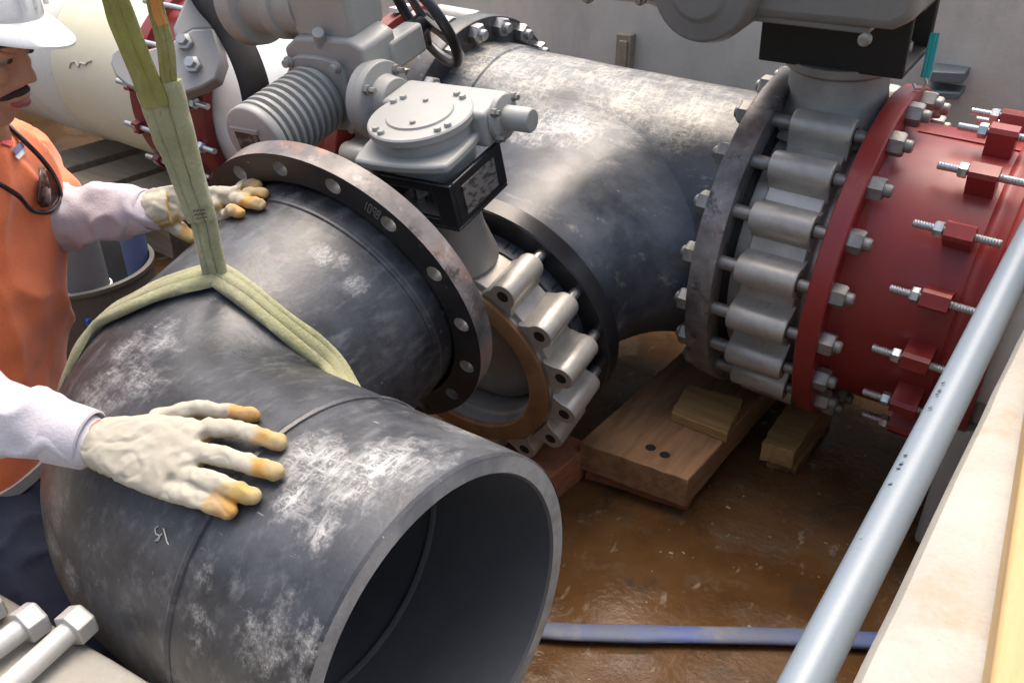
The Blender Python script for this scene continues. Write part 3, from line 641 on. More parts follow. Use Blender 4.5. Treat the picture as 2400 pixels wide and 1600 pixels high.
ri_, I1, I2 = mitre_rings(RI, inner=True)
part('bore', MB().loft(ri_, False, False), 'hdpe_inner', elb, ang=25)
cut = MB(); a = cut.ring(ro_[-1]); b = cut.ring(ri_[-1]); cut.bridge(a, b)
cu2 = MB(); a = cu2.ring(ro_[0]); b = cu2.ring(ri_[0]); cu2.bridge(a, b); part('sealing_face', cu2, 'hdpe_inner', elb)
part('cut_face', cut, 'hdpe_cut', elb, label='pale sawn end of the pipe wall')
for nm, rr in (('weld_bead', [p+(p-EP1).normalized()*-.002 for p in B1]), ('weld_bead', [p+(p-EP2).normalized()*-.0025 for p in B2])):
    part(nm, MB().tube(rr, .0065, 8, closed=True), 'hdpe_elbow', elb)
part('bore_bead', MB().tube([EP2+(p-EP2)*.995 for p in I2], .006, 8, closed=True), 'hdpe_inner', elb)
eloc = V(elb.location)
ering = MB(); ring_holes(ering, C1, E1, .3175, .262, .289, .0155, 16, .0, .042, R(5))
fr_ = part('flange_ring', ering, 'ring_steel_rust', elb, doubles=True, ang=40, label='drilled steel flange ring with rust and scratches')
fr_.data.materials.append(MATS['ring_face']); fr_.data.materials.append(MATS['stainless_dull'])
for p in fr_.data.polygons:
    q = p.center+eloc-C1; q = q-E1*q.dot(E1)
    if abs(p.normal.dot(E1)) > .9: p.material_index = 1  # face material darker than the sky-lit rim, its shade put into the colour
    elif q.length < .31 and q.length > .268: p.material_index = 2  # paler hole walls, the light falling into the holes put into the material
# ray hits on the elbow
em = MB(); em.loft(ro_, False, False); ebm = em.mesh('tmp', 'hdpe_elbow'); BV = BVHTree.FromPolygons([v.co.copy() for v in ebm.vertices], [tuple(p.vertices) for p in ebm.polygons]); bpy.data.meshes.remove(ebm)
def hit(px, py, lift=0., fall=None):
    loc, nrm, i, d = BV.ray_cast(CAM, ray(px, py).normalized())
    if loc is None: return (at_d(px, py, fall), -ray(px, py).normalized()) if fall else (None, None)
    if nrm.dot(ray(px, py)) > 0: nrm = -nrm
    return loc+nrm*lift, nrm
def chalk_path(name, pts, rad, mat, parent):
    for seg_ in pts:
        P_ = [hit(x, y, .0006)[0] for x, y in seg_]; P_ = [p for p in P_ if p is not None]
        if len(P_) > 1: part(name, MB().tube(P_, rad, 6), mat, parent)
chalk_path('chalk_mark', [((372, 1232), (364, 1238), (366, 1250), (376, 1256), (372, 1266), (364, 1268), (374, 1258), (380, 1250)), ((384, 1238), (388, 1252), (392, 1268), (396, 1276))], .0008, 'chalk', elb)
# stencilled digits on the ring face
def stencil(segs, c_, r_, a0, h_, parent):
    a, b = perp(E1)
    for gi, gl in enumerate(segs):
        for (x0, y0, x1, y1) in gl:
            P_ = []
            for (x_, y_) in ((x0, y0), (x1, y1)):
                th = a0+(gi*1.5+x_)*h_/r_; P_.append(C1-E1*.0008+(a*math.cos(th)+b*math.sin(th))*(r_-(y_-.5)*h_))
            part('stencil_stroke', MB().tube(P_, .0014, 5), 'stencil', parent)
D7 = {'1': [(.5, 0, .5, 1)], '0': [(0, 0, .8, 0), (.8, 0, .8, 1), (.8, 1, 0, 1), (0, 1, 0, 0)], '9': [(.8, 0, .8, 1), (0, .5, .8, .5), (0, .5, 0, 1), (0, 1, .8, 1)], '8': [(0, 0, .8, 0), (.8, 0, .8, 1), (.8, 1, 0, 1), (0, 1, 0, 0), (0, .5, .8, .5)]}
def ang_of(px, py):
    p = at_pl(px, py, C1, E1)-C1; a, b = perp(E1); return math.atan2(p.dot(b), p.dot(a))
a0, a1 = ang_of(855, 478), ang_of(893, 508)
def stencil2(txt, r_, a0, a1, h_):
    a, b = perp(E1); n_ = len(txt); w_ = (a1-a0)/(n_*1.35)
    for gi, ch in enumerate(txt):
        for (x0, y0, x1, y1) in D7[ch]:
            P_ = []
            for (x_, y_) in ((x0, y0), (x1, y1)):
                th = a0+(gi*1.35+x_)*w_; P_.append(C1-E1*.0006+(a*math.cos(th)+b*math.sin(th))*(r_+(y_-.5)*h_))
            part('stencil_stroke', MB().tube(P_, .0013, 5), 'stencil', elb)
stencil2('1098', .291, a0, a1, .020)

# ============================================================ SLING
J, JN = hit(506, 652, .012)
slg = thing('lifting_sling', J, 'worn olive green fabric lifting sling choked round the elbow and going up', 'sling')
def web(path, nrm, w, t, prof=None, tw=None):
    """strap: folded cross-section swept along path, flat side on nrm"""
    mb = MB(); rings = []; m = len(path)
    sh = prof or [(-1, -.3), (-.97, .35), (-.78, .62), (-.60, .62), (-.52, .50), (-.44, .66), (-.15, .80), (.10, .74), (.18, .55), (.26, .80), (.55, 1.), (.82, .85), (.97, .40), (1, -.3), (.9, -.8), (.4, -1), (-.4, -1), (-.9, -.8)]
    for i, p in enumerate(path):
        d = (path[min(i+1, m-1)]-path[max(i-1, 0)]).normalized(); n_ = nrm[i]; n_ = (n_-d*n_.dot(d)).normalized(); s_ = d.cross(n_)
        ww = w[i] if isinstance(w, list) else w; tt = t[i] if isinstance(t, list) else t
        j1 = 1+.07*noise.noise(p*14); j2 = .12*noise.noise(p*15+V((4, 4, 4)))
        rings.append([p+s_*((x+.10*noise.noise(V((x*2, y*2, i*.22))))*ww*.5*j1)+n_*((y+j2*.5*math.sin(x*7+i*.25))*tt*.5) for x, y in sh])
    mb.loft(rings); return mb
def dens(P_, k): 
    return smooth(P_, k)
Lp = [hit(x, y, .010) for x, y in ((506, 652), (445, 668), (380, 690), (310, 722), (250, 756), (205, 795), (172, 840), (150, 890), (138, 930))]
Rp = [hit(x, y, .010) for x, y in ((512, 652), (570, 692), (640, 748), (705, 800), (765, 850), (808, 897), (832, 932))]
Lp = [q for q in Lp if q[0] is not None]; Rp = [q for q in Rp if q[0] is not None]
# carry the loop on round the underside of the bend
amid = DEF*.5; ccm = AC-IN_*math.cos(amid)*RC-E1*math.sin(amid)*RC; cdir = -E1*math.cos(amid)+IN_*math.sin(amid)
def under(pa, pb, k=18):
    a_, b_ = perp(cdir); out = []
    def pol(p): q = p-ccm; ax_ = q.dot(cdir); q = q-cdir*ax_; return ax_, math.atan2(q.dot(b_), q.dot(a_)), q.length
    A_, B_ = pol(pa), pol(pb); dth = B_[1]-A_[1]
    cand = [dth+2*math.pi*j for j in (-1, 0, 1)]
    # choose the way that passes below
    best = min((c for c in cand if abs(c) < 2*math.pi), key=lambda c: (b_*math.sin(A_[1]+c/2)+a_*math.cos(A_[1]+c/2)).z)
    for j in range(1, k):
        f = j/k; th = A_[1]+best*f; r_ = A_[2]*(1-f)+B_[2]*f; out.append((ccm+cdir*(A_[0]*(1-f)+B_[0]*f)+(a_*math.cos(th)+b_*math.sin(th))*r_, (a_*math.cos(th)+b_*math.sin(th))))
    return out
Rp = Rp[:-2]; dA = (Rp[-1][0]-CAM).dot(CF); dB = (hit(905, 975)[0]-CAM).dot(CF); nR = Rp[-1][1]
tail = [(at_d(x, y, dA+(dB-dA)*f), nR) for x, y, f in ((812, 902, .10), (846, 952, .30), (868, 1005, .45), (880, 1060, .5))]
U_ = under(tail[-1][0], Lp[-1][0])
loopP = Rp+tail+U_[3:]+list(reversed(Lp))
lp = smooth([q[0] for q in loopP], 5); ln = smooth([q[1] for q in loopP], 5)
part('choker_loop', web(lp, ln, [.047 if i < 40 else .047+.012*min(1, (i-40)/30) for i in range(len(lp))], .015), 'sling_web', slg, ang=60)
vp = HV
up_px = [(508, 655), (492, 585), (478, 520), (462, 470)]
P_ = [at_pl(x, y, J, vp) for x, y in up_px]; Q = smooth(P_, 5)
part('lower_leg', web(Q, [-HV+CR*.25]*len(Q), .038, .024), 'sling_web', slg, ang=60)
up_px = [(474, 515), (450, 445), (425, 370), (402, 300), (384, 240), (370, 195)]
P_ = [at_pl(x, y, J-vp*.004, vp) for x, y in up_px]; Q = smooth(P_, 6); m_ = len(Q)
part('cover_sleeve', web(Q, [-HV+CR*.2]*m_, [.042+.020*min(1, 1.6*i/m_) for i in range(m_)], .026), 'sling_web', slg, ang=60)
up_px = [(366, 250), (336, 170), (306, 100), (274, 10), (250, -60), (225, -180), (170, -400), (100, -720)]
P_ = [at_pl(x, y, J-vp*.014, vp) for x, y in up_px]; Q = smooth(P_, 6); part('upper_leg', web(Q, [-HV+CR*.1]*len(Q), .036, .010), 'sling_olive', slg, ang=60)
up_px = [(400, 250), (397, 190), (386, 100), (366, 20), (350, -60), (312, -180), (250, -400), (165, -720)]
P_ = [at_pl(x, y, J-vp*.006, vp) for x, y in up_px]; Q = smooth(P_, 6); part('upper_leg', web(Q, [-HV+CR*.6]*len(Q), .022, .010), 'sling_olive', slg, ang=60)
up_px = [(380, 60), (370, 30), (362, -10), (356, -40)]
P_ = [at_pl(x, y, J-vp*.022, vp) for x, y in up_px]; Q = smooth(P_, 5); part('wear_tag', web(Q, [-HV+CR*.9]*len(Q), .014, .004), 'sling_orange', slg, ang=60)
b0_ = at_pl(474, 512, J-vp*.018, vp); tg_ = (at_pl(450, 445, J, vp)-at_pl(474, 512, J, vp)).normalized(); sd_ = tg_.cross(-HV).normalized()
for k in range(3):
    part('stitching', MB().tube([b0_+tg_*(.006*k+.002*(j % 2))+sd_*(-.010+.003*j) for j in range(7)], .0007, 5), 'frame_dark', slg)

# ============================================================ SMALL THINGS ON THE FLOOR AND WALLS
def timber(name, pts4, z0, z1, mat, label, group=None, wob_=.003):
    mb = MB(); P8 = []
    for i in range(4):
        a_, b_ = pts4[i], pts4[(i+1) % 4]; nseg = 9
        for j in range(nseg): q = a_.lerp(b_, j/nseg); P8.append((q.x+random.uniform(-wob_, wob_)*.6, q.y+random.uniform(-wob_, wob_)*.6))
    rr_ = []
    for zi in range(4):
        zz = z0+(z1-z0)*zi/3; rr_.append([V((x+random.uniform(-wob_, wob_)*.4, y+random.uniform(-wob_, wob_)*.4, zz)) for x, y in P8])
    mb.loft(rr_)
    c = sum(pts4, V((0, 0, 0)))/len(pts4); return solid(name, mb, mat, (c.x, c.y, z0), label, 'timber', group, bevel=.003)
A_ = at(1360, 1035, z=.124); B_ = at(1612, 1125, z=.124)
dirY = V((.03, 1, 0)).normalized()
def quad(a, b, d, L): return [a, b, b+d*L, a+d*L]
t1 = timber('timber_plank', quad(A_, B_, dirY, .75), 0.040, .124, 'timber', 'wide brown plank, uppermost of the pair under the big black pipe', 'cribbing under the pipes')
for px, py in ((1525, 1048), (1558, 1065)):
    p_ = at(px, py, z=.1246); k_ = MB(); k_.lathe(p_, Z, [(.014, -.002), (.013, .0004), (.002, .0005)], 12); o = part('knot', k_, 'black_dull', t1)
    o.location = (0, 0, 0)
A2 = A_+V((.012, .02, 0)); B2_ = B_+V((-.01, .035, 0))
timber('timber_plank', quad(A2, B2_, V((-.04, 1, 0)).normalized(), .7), 0., .040, 'timber_end', 'dark reddish plank lying on the wet floor under another plank', 'cribbing under the pipes', .006)
timber('timber_shim', [at(1571, 966, z=.150), at(1705, 1018, z=.150), at(1742, 935, z=.150), at(1612, 900, z=.150)], .1245, .152, 'timber_pale', 'short yellowish timber shim lying on the wide brown plank', 'cribbing under the pipes')
timber('timber_block', [at(1786, 1036, z=.085), at(1862, 1060, z=.085), at(1940, 950, z=.085), at(1856, 925, z=.085)], .03, .085, 'timber_pale', 'small split timber block under the red flange', 'cribbing under the pipes', .005)
timber('timber_block', [at(1800, 1072, z=.03), at(1872, 1090, z=.03), at(1950, 975, z=.03), at(1870, 950, z=.03)], .0, .030, 'timber', 'thin dark timber piece on the floor beneath the split block', 'cribbing under the pipes', .005)
timber('timber_block', [V((-1.16, 1.36, 0)), V((-.885, 1.37, 0)), V((-.87, 1.585, 0)), V((-1.15, 1.60, 0))], 0., .092, 'timber_end', 'pinkish grey timber block under the branch valve beside the open elbow', 'cribbing under the pipes', .002)
for i, (x_, lb) in enumerate(((-3.72, 'leftmost'), (-3.42, 'middle'), (-3.14, 'rightmost'))):
    timber('timber_plank', [V((x_, 1.62, 0)), V((x_+.22, 1.64, 0)), V((x_+.22, 2.5, 0)), V((x_, 2.5, 0))], .19, .235, 'timber_grey', lb+' of three weathered planks propping the cream pipe', 'planks under the cream pipe')
timber('timber_sleeper', [V((-3.85, 1.78, 0)), V((-2.85, 1.78, 0)), V((-2.85, 1.93, 0)), V((-3.85, 1.93, 0))], 0, .19, 'timber_grey', 'heavy dark sleeper on the floor carrying the three weathered planks')
# flat hose
hpts = [at(1130, 1470, z=.016), at(1245, 1474, z=.016), at(1330, 1480, z=.016), at(1440, 1484, z=.016), at(1560, 1486, z=.016), at(1700, 1488, z=.016), at(1880, 1492, z=.016), at(2050, 1500, z=.016), at(2250, 1502, z=.016)]
hq = smooth(hpts, 5)
hs = web(hq, [Z]*len(hq), .044, .019, [(math.cos(2*math.pi*k/16), math.sin(2*math.pi*k/16)) for k in range(16)])
solid('flat_hose', hs, 'hose_blue', hq[0], 'muddy blue lay-flat hose lying across the wet floor', 'hose', ang=60)
# grey conduit along the wall
ca, cb = at(1888, 1600, z=.705), at(2345, 700, z=.845); dv = (cb-ca)
cdt = thing('conduit_pipe', ca-dv*.4, 'long light grey plastic conduit sloping along the right concrete wall', 'conduit')
cpth = [ca-dv*.45+dv*(t/20*2.3)+Z*(.004*math.sin(t*.5)) for t in range(21)]
part('tube', MB().tube(cpth, .0235, 28), 'conduit_pvc', cdt)
dn = dv.normalized(); sdv = (CAM-ca).normalized(); sdv = (sdv-dn*sdv.dot(dn)).normalized(); sdl = sdv.cross(dn)
sdl = sdl if sdl.dot(CR) < 0 else -sdl
for k in range(46):
    if k % 12 > 4 or k % 4 == 1: continue
    s_ = -.02+.0125*k+(.004 if k % 3 else 0); c_ = ca+dn*s_; n_ = (sdv*.72+sdl*.69).normalized(); q_ = n_.cross(dn)
    part('print_mark', MB().box(c_+n_*.0235, dn, q_, n_, (0, -.0022, -.001), (.004 if k % 2 else .0025, .0022, .0004)), 'print_ink', cdt)
# things on the back wall
st_ = MB().box(V((-1.553, WALLY, 0)), X, -Y, Z, (-.03, .0, .42), (.028, .045, .805)); st_.box(V((-1.553, WALLY, 0)), X, -Y, Z, (-.012, .045, .42), (.020, .058, .785))
solid('wooden_stake', st_, 'timber_grey', (-1.553, WALLY-.02, .42), 'short pale wooden stake standing against the concrete wall behind the black pipe', 'stake', bevel=.004)
pl_ = MB(); P4 = [at(2185, 168, z=.835), at(2262, 172, z=.835), at(2290, 140, z=.835), at(2200, 128, z=.835)]
pl_.loft([[p-Z*h for p in P4] for h in (.03, 0)])
solid('slate_plate', pl_, 'plate_slate', P4[0]-Z*.03, 'dark slate coloured plate sticking out of the wall at the upper right', 'plate', bevel=.003)
lg_ = MB(); lg_.loft([[p-Z*h+(P4[0]-P4[3])*.04 for p in P4] for h in (.075, .055)])
solid('slate_plate', lg_, 'plate_slate', P4[0]-Z*.07, 'pale lower plate just below the dark slate plate on the wall', 'plate', bevel=.003)
ta = at(2192, 78, y=2.13); tb = at(2168, 182, y=2.10)
ts = thing('teal_strap', tb, 'short teal webbing strap with a steel hook beside the black bracket', 'strap')
part('webbing', web([ta.lerp(tb, k/8) for k in range(9)], [-Y]*9, .020, .006), 'teal_strap', ts)
part('hook', MB().tube([tb, tb-Z*.012+X*.006, tb-Z*.024, tb-Z*.026-X*.014, tb-Z*.016-X*.02], .0035, 8), 'zinc', ts)
# drum, grey pipe, blue pipe behind the worker's arm
dc = at(215, 745, z=.20)
dr = thing('grey_drum', (dc.x, dc.y, 0), 'open grey drum with a worn rim behind the worker, under his far arm', 'drum')
DR = .20
part('shell', MB().lathe(V((dc.x, dc.y, 0)), Z, [(DR*.94, 0), (DR, .02), (DR, .36), (DR+.008, .363), (DR+.008, .374), (DR-.004, .376), (DR-.008, .36), (DR-.012, .03), (.02, .025)], 56), 'drum_grey', dr)
gpp = at(205, 668, z=.36)
gpi = thing('grey_pipe', (gpp.x, gpp.y, .03), 'upright grey pipe with a white collar standing in the drum', 'pipe')
part('barrel', MB().lathe(V((gpp.x, gpp.y, 0)), Z, [(.058, .03), (.058, .62), (.052, .62), (.052, .1)], 32), 'pvc_grey', gpi)
part('collar', MB().lathe(V((gpp.x, gpp.y, 0)), Z, [(.059, .345), (.064, .348), (.064, .358), (.059, .36)], 32, False, False, True), 'white_plastic', gpi)
bpp = at(330, 640, z=.30)
bpi = thing('blue_pipe', (bpp.x, bpp.y, 0), 'upright faded blue pipe behind the elbow, right of the grey drum', 'pipe')
part('barrel', MB().lathe(V((bpp.x, bpp.y, 0)), Z, [(.036, 0), (.036, .49), (.030, .49)], 32), 'blue_pipe', bpi)
part('cap', MB().lathe(V((bpp.x, bpp.y, 0)), Z, [(.039, .47), (.039, .485), (.037, .49)], 28, False, False), 'blue_pipe', bpi)
bb_ = [at(x, y, z=.30) for x, y in ((176, 695), (196, 700), (216, 742), (200, 752))]
solid('blue_board', MB().loft([[p+Z*h for p in bb_] for h in (-.3, .0)]), 'blue_plastic', bb_[0]-Z*.3, 'bright blue plastic panel edge between the worker and the sling', 'panel', bevel=.004)
# loose bolts on the step
def bolt_thing(h, tl, label):
    hd, tt = at(*h, z=NZ+.024), at(*tl, z=NZ+.019); d = (tt-hd).normalized(); hd = V((hd.x, hd.y, NZ+.0236)); d.z = -.03; d.normalize()
    b = thing('hex_bolt', (hd.x, hd.y, NZ), label, 'bolt', 'loose bolts on the concrete step')
    r = .0425/math.sqrt(3)
    mk_ = 0; part('head', MB().lathe(hd, d, [(r*.86, -.014), (r, -.011), (r, .012), (r*.97, .013)], 6, ph=R(30)), 'galv', b, .0015)
    part('shank', MB().lathe(hd, d, [(.0145, .010), (.0145, .19), (.0135, .194)], 24), 'galv', b)
bolt_thing((180, 1462), (30, 1602), 'zinc hex bolt nearest the black elbow on the concrete step')
bolt_thing((72, 1456), (-90, 1580), 'zinc hex bolt lying second from the black elbow on the step')
bolt_thing((-30, 1420), (-170, 1520), 'zinc hex bolt at the picture edge, farthest from the elbow on the step')

# ============================================================ THE WORKER
def voxel(mb, size, it=4, fac=.5):
    me = mb.mesh('tmp', 'skin'); o = bpy.data.objects.new('tmp', me); COL.objects.link(o)
    r = o.modifiers.new('r', 'REMESH'); r.mode = 'VOXEL'; r.voxel_size = size
    if it: q = o.modifiers.new('s', 'SMOOTH'); q.factor = fac; q.iterations = it
    dg = bpy.context.evaluated_depsgraph_get(); m2 = bpy.data.meshes.new_from_object(o.evaluated_get(dg)); bpy.data.objects.remove(o); bpy.data.meshes.remove(me)
    m2.materials.clear(); return m2
def put(name, me, mat, parent, label=None, loc=None):
    for p in me.polygons: p.use_smooth = True
    me.materials.clear(); me.materials.append(MATS[mat]); off = origin(parent) if parent else V(loc)
    for v in me.vertices: v.co -= off
    o = lk(name, me, parent, V(loc) if parent is None else None)
    if label: o['label'] = label
    return o
def limb(mb, path, rad, n=20, k=5, flat=1., up=None):
    P_ = smooth(path, k); rr = smooth([V((r, 0, 0)) for r in rad], k)
    mb.tube(P_, [q.x for q in rr], n, flat=flat, up=[up]*len(P_) if up else None); mb.ball(P_[0], rr[0].x*.98, 14, 8); mb.ball(P_[-1], rr[-1].x*.98, 14, 8); return P_
HD = 1.27
PF = V((.80, .59, 0)).normalized(); PL = Z.cross(PF)                       # facing, his left
HP = R(20); HX = PF*math.cos(HP)-Z*math.sin(HP); HZ = Z*math.cos(HP)+PF*math.sin(HP); HY = PL
HC = at_d(92, 188, HD)-HX*.118+HZ*.033
def h3(x, y, z): return HC+HX*x+HY*y+HZ*z
neck = at_d(-70, 322, 1.40); chest = at_d(-45, 520, 1.52); waist = at_d(-25, 850, 1.60); hip = at_d(-15, 1120, 1.66)
LS = at_d(25, 395, 1.62); LE = at_d(128, 512, 1.57)
lw = hit(575, 478, 0)[0]; LWd = (lw-CAM).dot(CF)
LWR = at_d(352, 492, LWd*.985)
RS = chest-PL*.20+Z*.10; RW = hit(330, 1050, .028)[0]; RWd = (RW-CAM).dot(CF); RWR = at_d(228, 1035, RWd+.005); RE_ = at_d(-290, 900, RWd+.02)
# ---- skin body (continuous)
sk = MB()
sk.ball(h3(-.01, 0, .02), (.098, .076, .105), 24, 16, HX, HY, HZ)          # cranium
sk.ball(h3(.03, 0, -.04), (.066, .058, .082), 24, 16, HX, HY, HZ)          # face
sk.ball(h3(.058, 0, -.102), (.030, .034, .024), 16, 10, HX, HY, HZ)        # chin
sk.ball(h3(.015, .0, -.085), (.05, .056, .035), 18, 10, HX, HY, HZ)        # jaw
sk.ball(h3(.084, 0, .012), (.016, .048, .014), 16, 10, HX, HY, HZ)         # brow
nr = []
for (x, z, w_, t_) in ((.088, .006, .008, .010), (.100, -.012, .0095, .012), (.110, -.028, .0125, .015), (.112, -.038, .015, .012), (.100, -.045, .013, .008)):
    nr.append([h3(x-t_, -w_, z), h3(x, -w_*.55, z), h3(x+t_*.35, 0, z), h3(x, w_*.55, z), h3(x-t_, w_, z)])
sk.loft([[r_[0], r_[1], r_[2], r_[3], r_[4], (r_[0]+r_[4])/2-HX*.02] for r_ in nr])
for s_ in (-1, 1): sk.ball(h3(.094, .0125*s_, -.041), (.012, .008, .009), 12, 8, HX, HY, HZ); sk.ball(h3(.068, .036*s_, -.030), (.024, .020, .020), 12, 8, HX, HY, HZ); sk.ball(h3(-.012, .077*s_, -.012), (.018, .008, .030), 14, 8, HX, HY, HZ)
sk.ball(h3(.092, 0, -.064), (.014, .026, .009), 14, 8, HX, HY, HZ); sk.ball(h3(.090, 0, -.078), (.013, .022, .008), 14, 8, HX, HY, HZ)
sk.tube(smooth([h3(-.02, 0, -.06), HC.lerp(neck, .6)-PF*.012, neck-Z*.04], 5), .058, 20)
sk.tube(smooth([neck-Z*.03, chest, waist, hip], 5), [.07]+[.10]*15, 20)
limb(sk, [LS, LE, LWR], [.04, .036, .028], 14); limb(sk, [RS, RE_, RWR], [.04, .036, .029], 14)
sk.tube([LS, RS], .05, 14)
sm = voxel(sk, .0042, 5)
person = put('person', sm, 'skin', None, None, (hip.x, hip.y, 0))
tag(person, 'worker in orange shirt, white hard hat and cream gloves steadying the hanging elbow', 'person')
# eyes, brows, moustache, lips, stubble of hair
for s_ in (-1, 1):
    e_ = part('eye', MB().ball(h3(.080, .032*s_, -.004), .0115, 16, 10), 'eye_white', person)
    part('iris', MB().ball(h3(.0885, .033*s_, -.0055), .0055, 12, 8), 'eye_dark', e_)
    part('eyelid', MB().ball(h3(.0795, .0325*s_, .0015), (.0140, .0140, .0095), 16, 8, HX, HY, HZ), 'skin', person)
    br_ = MB().tube([h3(.098, .012*s_, .014), h3(.098, .026*s_, .021), h3(.090, .042*s_, .020), h3(.078, .054*s_, .012)], [.004, .005, .0045, .002], 8); part('eyebrow', br_, 'hair_black', person)
    ms = MB().tube(smooth([h3(.0985, 0, -.0545), h3(.0975, .009*s_, -.056), h3(.092, .019*s_, -.060), h3(.083, .028*s_, -.066), h3(.076, .032*s_, -.070)], 4), [.0060]*7+[.0058, .0055, .005, .0046, .0042, .0038, .0032, .0026, .002, .0014], 10); part('moustache', ms, 'hair_black', person)
part('lips', MB().ball(h3(.0945, 0, -.0735), (.013, .022, .0085), 16, 10, HX, HY, HZ), 'lips', person)
hr = MB(); hr.ball(h3(-.022, 0, .02), (.094, .080, .098), 24, 14, HX, HY, HZ); o = part('hair', hr, 'hair_black', person)
# ---- hard hat
HQ = R(11); HXo, HZo = HX, HZ; HCo = HC
HX2 = PF*math.cos(HQ)-Z*math.sin(HQ); HZ2 = Z*math.cos(HQ)+PF*math.sin(HQ); HCH = HC-HX2*.002-HZ2*.020
def h2(x, y, z): return HCH+HX2*x+HY*y+HZ2*z
hat = MB(); rings = []
for j in range(11):
    a = (math.pi/2)*j/10; r_ = math.cos(a); z_ = math.sin(a)
    rings.append([h2(-.008+.128*(r_**.8)*math.cos(t), .105*(r_**.8)*math.sin(t), .050+.105*(z_**1.1)) for t in [2*math.pi*k/48 for k in range(48)]])
hat.loft(rings, False, True)
hto = part('hard_hat', hat, 'hat_white', person, ang=60)
m_ = hto.modifiers.new('s', 'SOLIDIFY'); m_.thickness = .003
bm_ = MB(); ri2 = []; 
def brim(f, t):
    c_ = math.cos(t); ext = .008+.036*max(0, c_)**1.6
    return h2(-.008+(.127+ext*f)*c_, (.104+(.006+.010*max(0, c_))*f)*math.sin(t), .052-.020*f*max(0, c_)**1.4-.004*f)
for f, dz in ((0, .004), (.5, .005), (1, .002), (1.0, -.002), (.5, .001), (0, -.001)):
    ri2.append([brim(f, 2*math.pi*k/64)+HZ2*dz for k in range(64)])
bm_.loft(ri2, False, False, True); part('brim', bm_, 'hat_white', hto, ang=50)
for y_ in (-.03, 0, .03):
    part('crown_rib', MB().tube([h2(-.008+.1285*math.cos(a), y_*(1 if abs(a-1.57) > .1 else 1), .052+.1045*math.sin(a)*(1-.5*(y_/.105)**2)) for a in [math.pi*(.06+.88*k/24) for k in range(25)]], .004, 8), 'hat_white', hto)
# ---- shirt
def cloth(mb, vox, it, amp, sc_, st=(1, 1, 1), amp2=0, sc2=30):
    me = voxel(mb, vox, it)
    me.calc_loop_triangles()
    nn_ = [v.normal.copy() for v in me.vertices]
    for v, q in zip(me.vertices, nn_):
        p = V((v.co.x*st[0], v.co.y*st[1], v.co.z*st[2]))*sc_; p = p+V((noise.noise(v.co*4), noise.noise(v.co*4+V((3, 3, 3))), 0))*.6; f = (1-min(1, abs(noise.noise(p))*1.6))**3*1.6-.5
        v.co += q*(amp*f+amp2*noise.noise(v.co*sc2))
    return me
sh = MB()
tor = smooth([neck+Z*.012, neck.lerp(chest, .35), chest, chest.lerp(waist, .55), waist, hip+Z*.06], 5); nT = len(tor)
rx = smooth([V((a, b, 0)) for a, b in ((.066, .070), (.100, .150), (.122, .180), (.122, .172), (.118, .165), (.122, .175))], 5)
rings = []
for i, p in enumerate(tor):
    d = (tor[min(i+1, nT-1)]-tor[max(i-1, 0)]).normalized(); f_ = (PF-d*PF.dot(d)).normalized(); l_ = PL
    rings.append([p+f_*math.copysign(abs(math.cos(t))**.85, math.cos(t))*rx[i].x+l_*math.copysign(abs(math.sin(t))**.85, math.sin(t))*rx[i].y for t in [2*math.pi*k/40 for k in range(40)]])
sh.loft(rings)
limb(sh, [chest.lerp(LS, .45)+Z*.05, LS, LS.lerp(LE, .35), LS.lerp(LE, .62)], [.085, .082, .076, .074], 18)
limb(sh, [chest.lerp(RS, .5)+Z*.05, RS, RS.lerp(RE_, .45)], [.085, .08, .072], 18)
shm = cloth(sh, .007, 3, .009, 8.5, (1, 1, .4), .004, 22)
SBV = BVHTree.FromPolygons([v.co.copy() for v in shm.vertices], [tuple(p.vertices) for p in shm.polygons])
shirt = put('shirt', shm, 'shirt_orange', person)
hem = MB(); hh = hip+Z*.055
hem.loft([[hh+Z*z_+PF*math.cos(t)*.128*s_+PL*math.sin(t)*.182*s_ for t in [2*math.pi*k/48 for k in range(48)]] for z_, s_ in ((-.012, 1), (.012, 1.01), (.012, .97), (-.012, .96))], loop=True); part('hem_stripe', hem, 'reflective', shirt)
blt = MB(); blt.loft([[hip+Z*z_+PF*math.cos(t)*.120*s_+PL*math.sin(t)*.172*s_ for t in [2*math.pi*k/48 for k in range(48)]] for z_, s_ in ((-.05, 1.02), (0., 1.06), (.045, 1.), (.045, .95), (-.05, .95))], loop=True)
part('belt', blt, 'belt_olive', person)
# ---- sleeves
def sleeve(path, rad, name, mat, wr):
    mb = MB(); limb(mb, path, rad, 24, 6); me = cloth(mb, .005, 3, wr, 15, (1, 1, 1), wr*.35, 40); return put(name, me, mat, person)
sleeve([LS.lerp(LE, .3), LE+Z*.004, LE.lerp(LWR, .5)+Z*.002, LWR-(LWR-LE).normalized()*.012], [.060, .057, .048, .036], 'sleeve', 'sleeve_far_bounce', .008)
sleeve([RS.lerp(RE_, .3), RE_, RE_.lerp(RWR, .5), RWR-(RWR-RE_).normalized()*.012], [.062, .060, .052, .034], 'sleeve', 'sleeve_white', .006)
cd_ = (RWR-RE_).normalized(); part('cuff', MB().lathe(RWR-cd_*.055, cd_, [(.0415, 0), (.0405, .02), (.0385, .045), (.036, .047), (.033, .03)], 36, False, False), 'sleeve_white', person)
cd_ = (LWR-LE).normalized(); part('cuff', MB().lathe(LWR-cd_*.045, cd_, [(.041, 0), (.040, .02), (.037, .04), (.034, .042)], 36, False, False), 'sleeve_far_bounce', person)
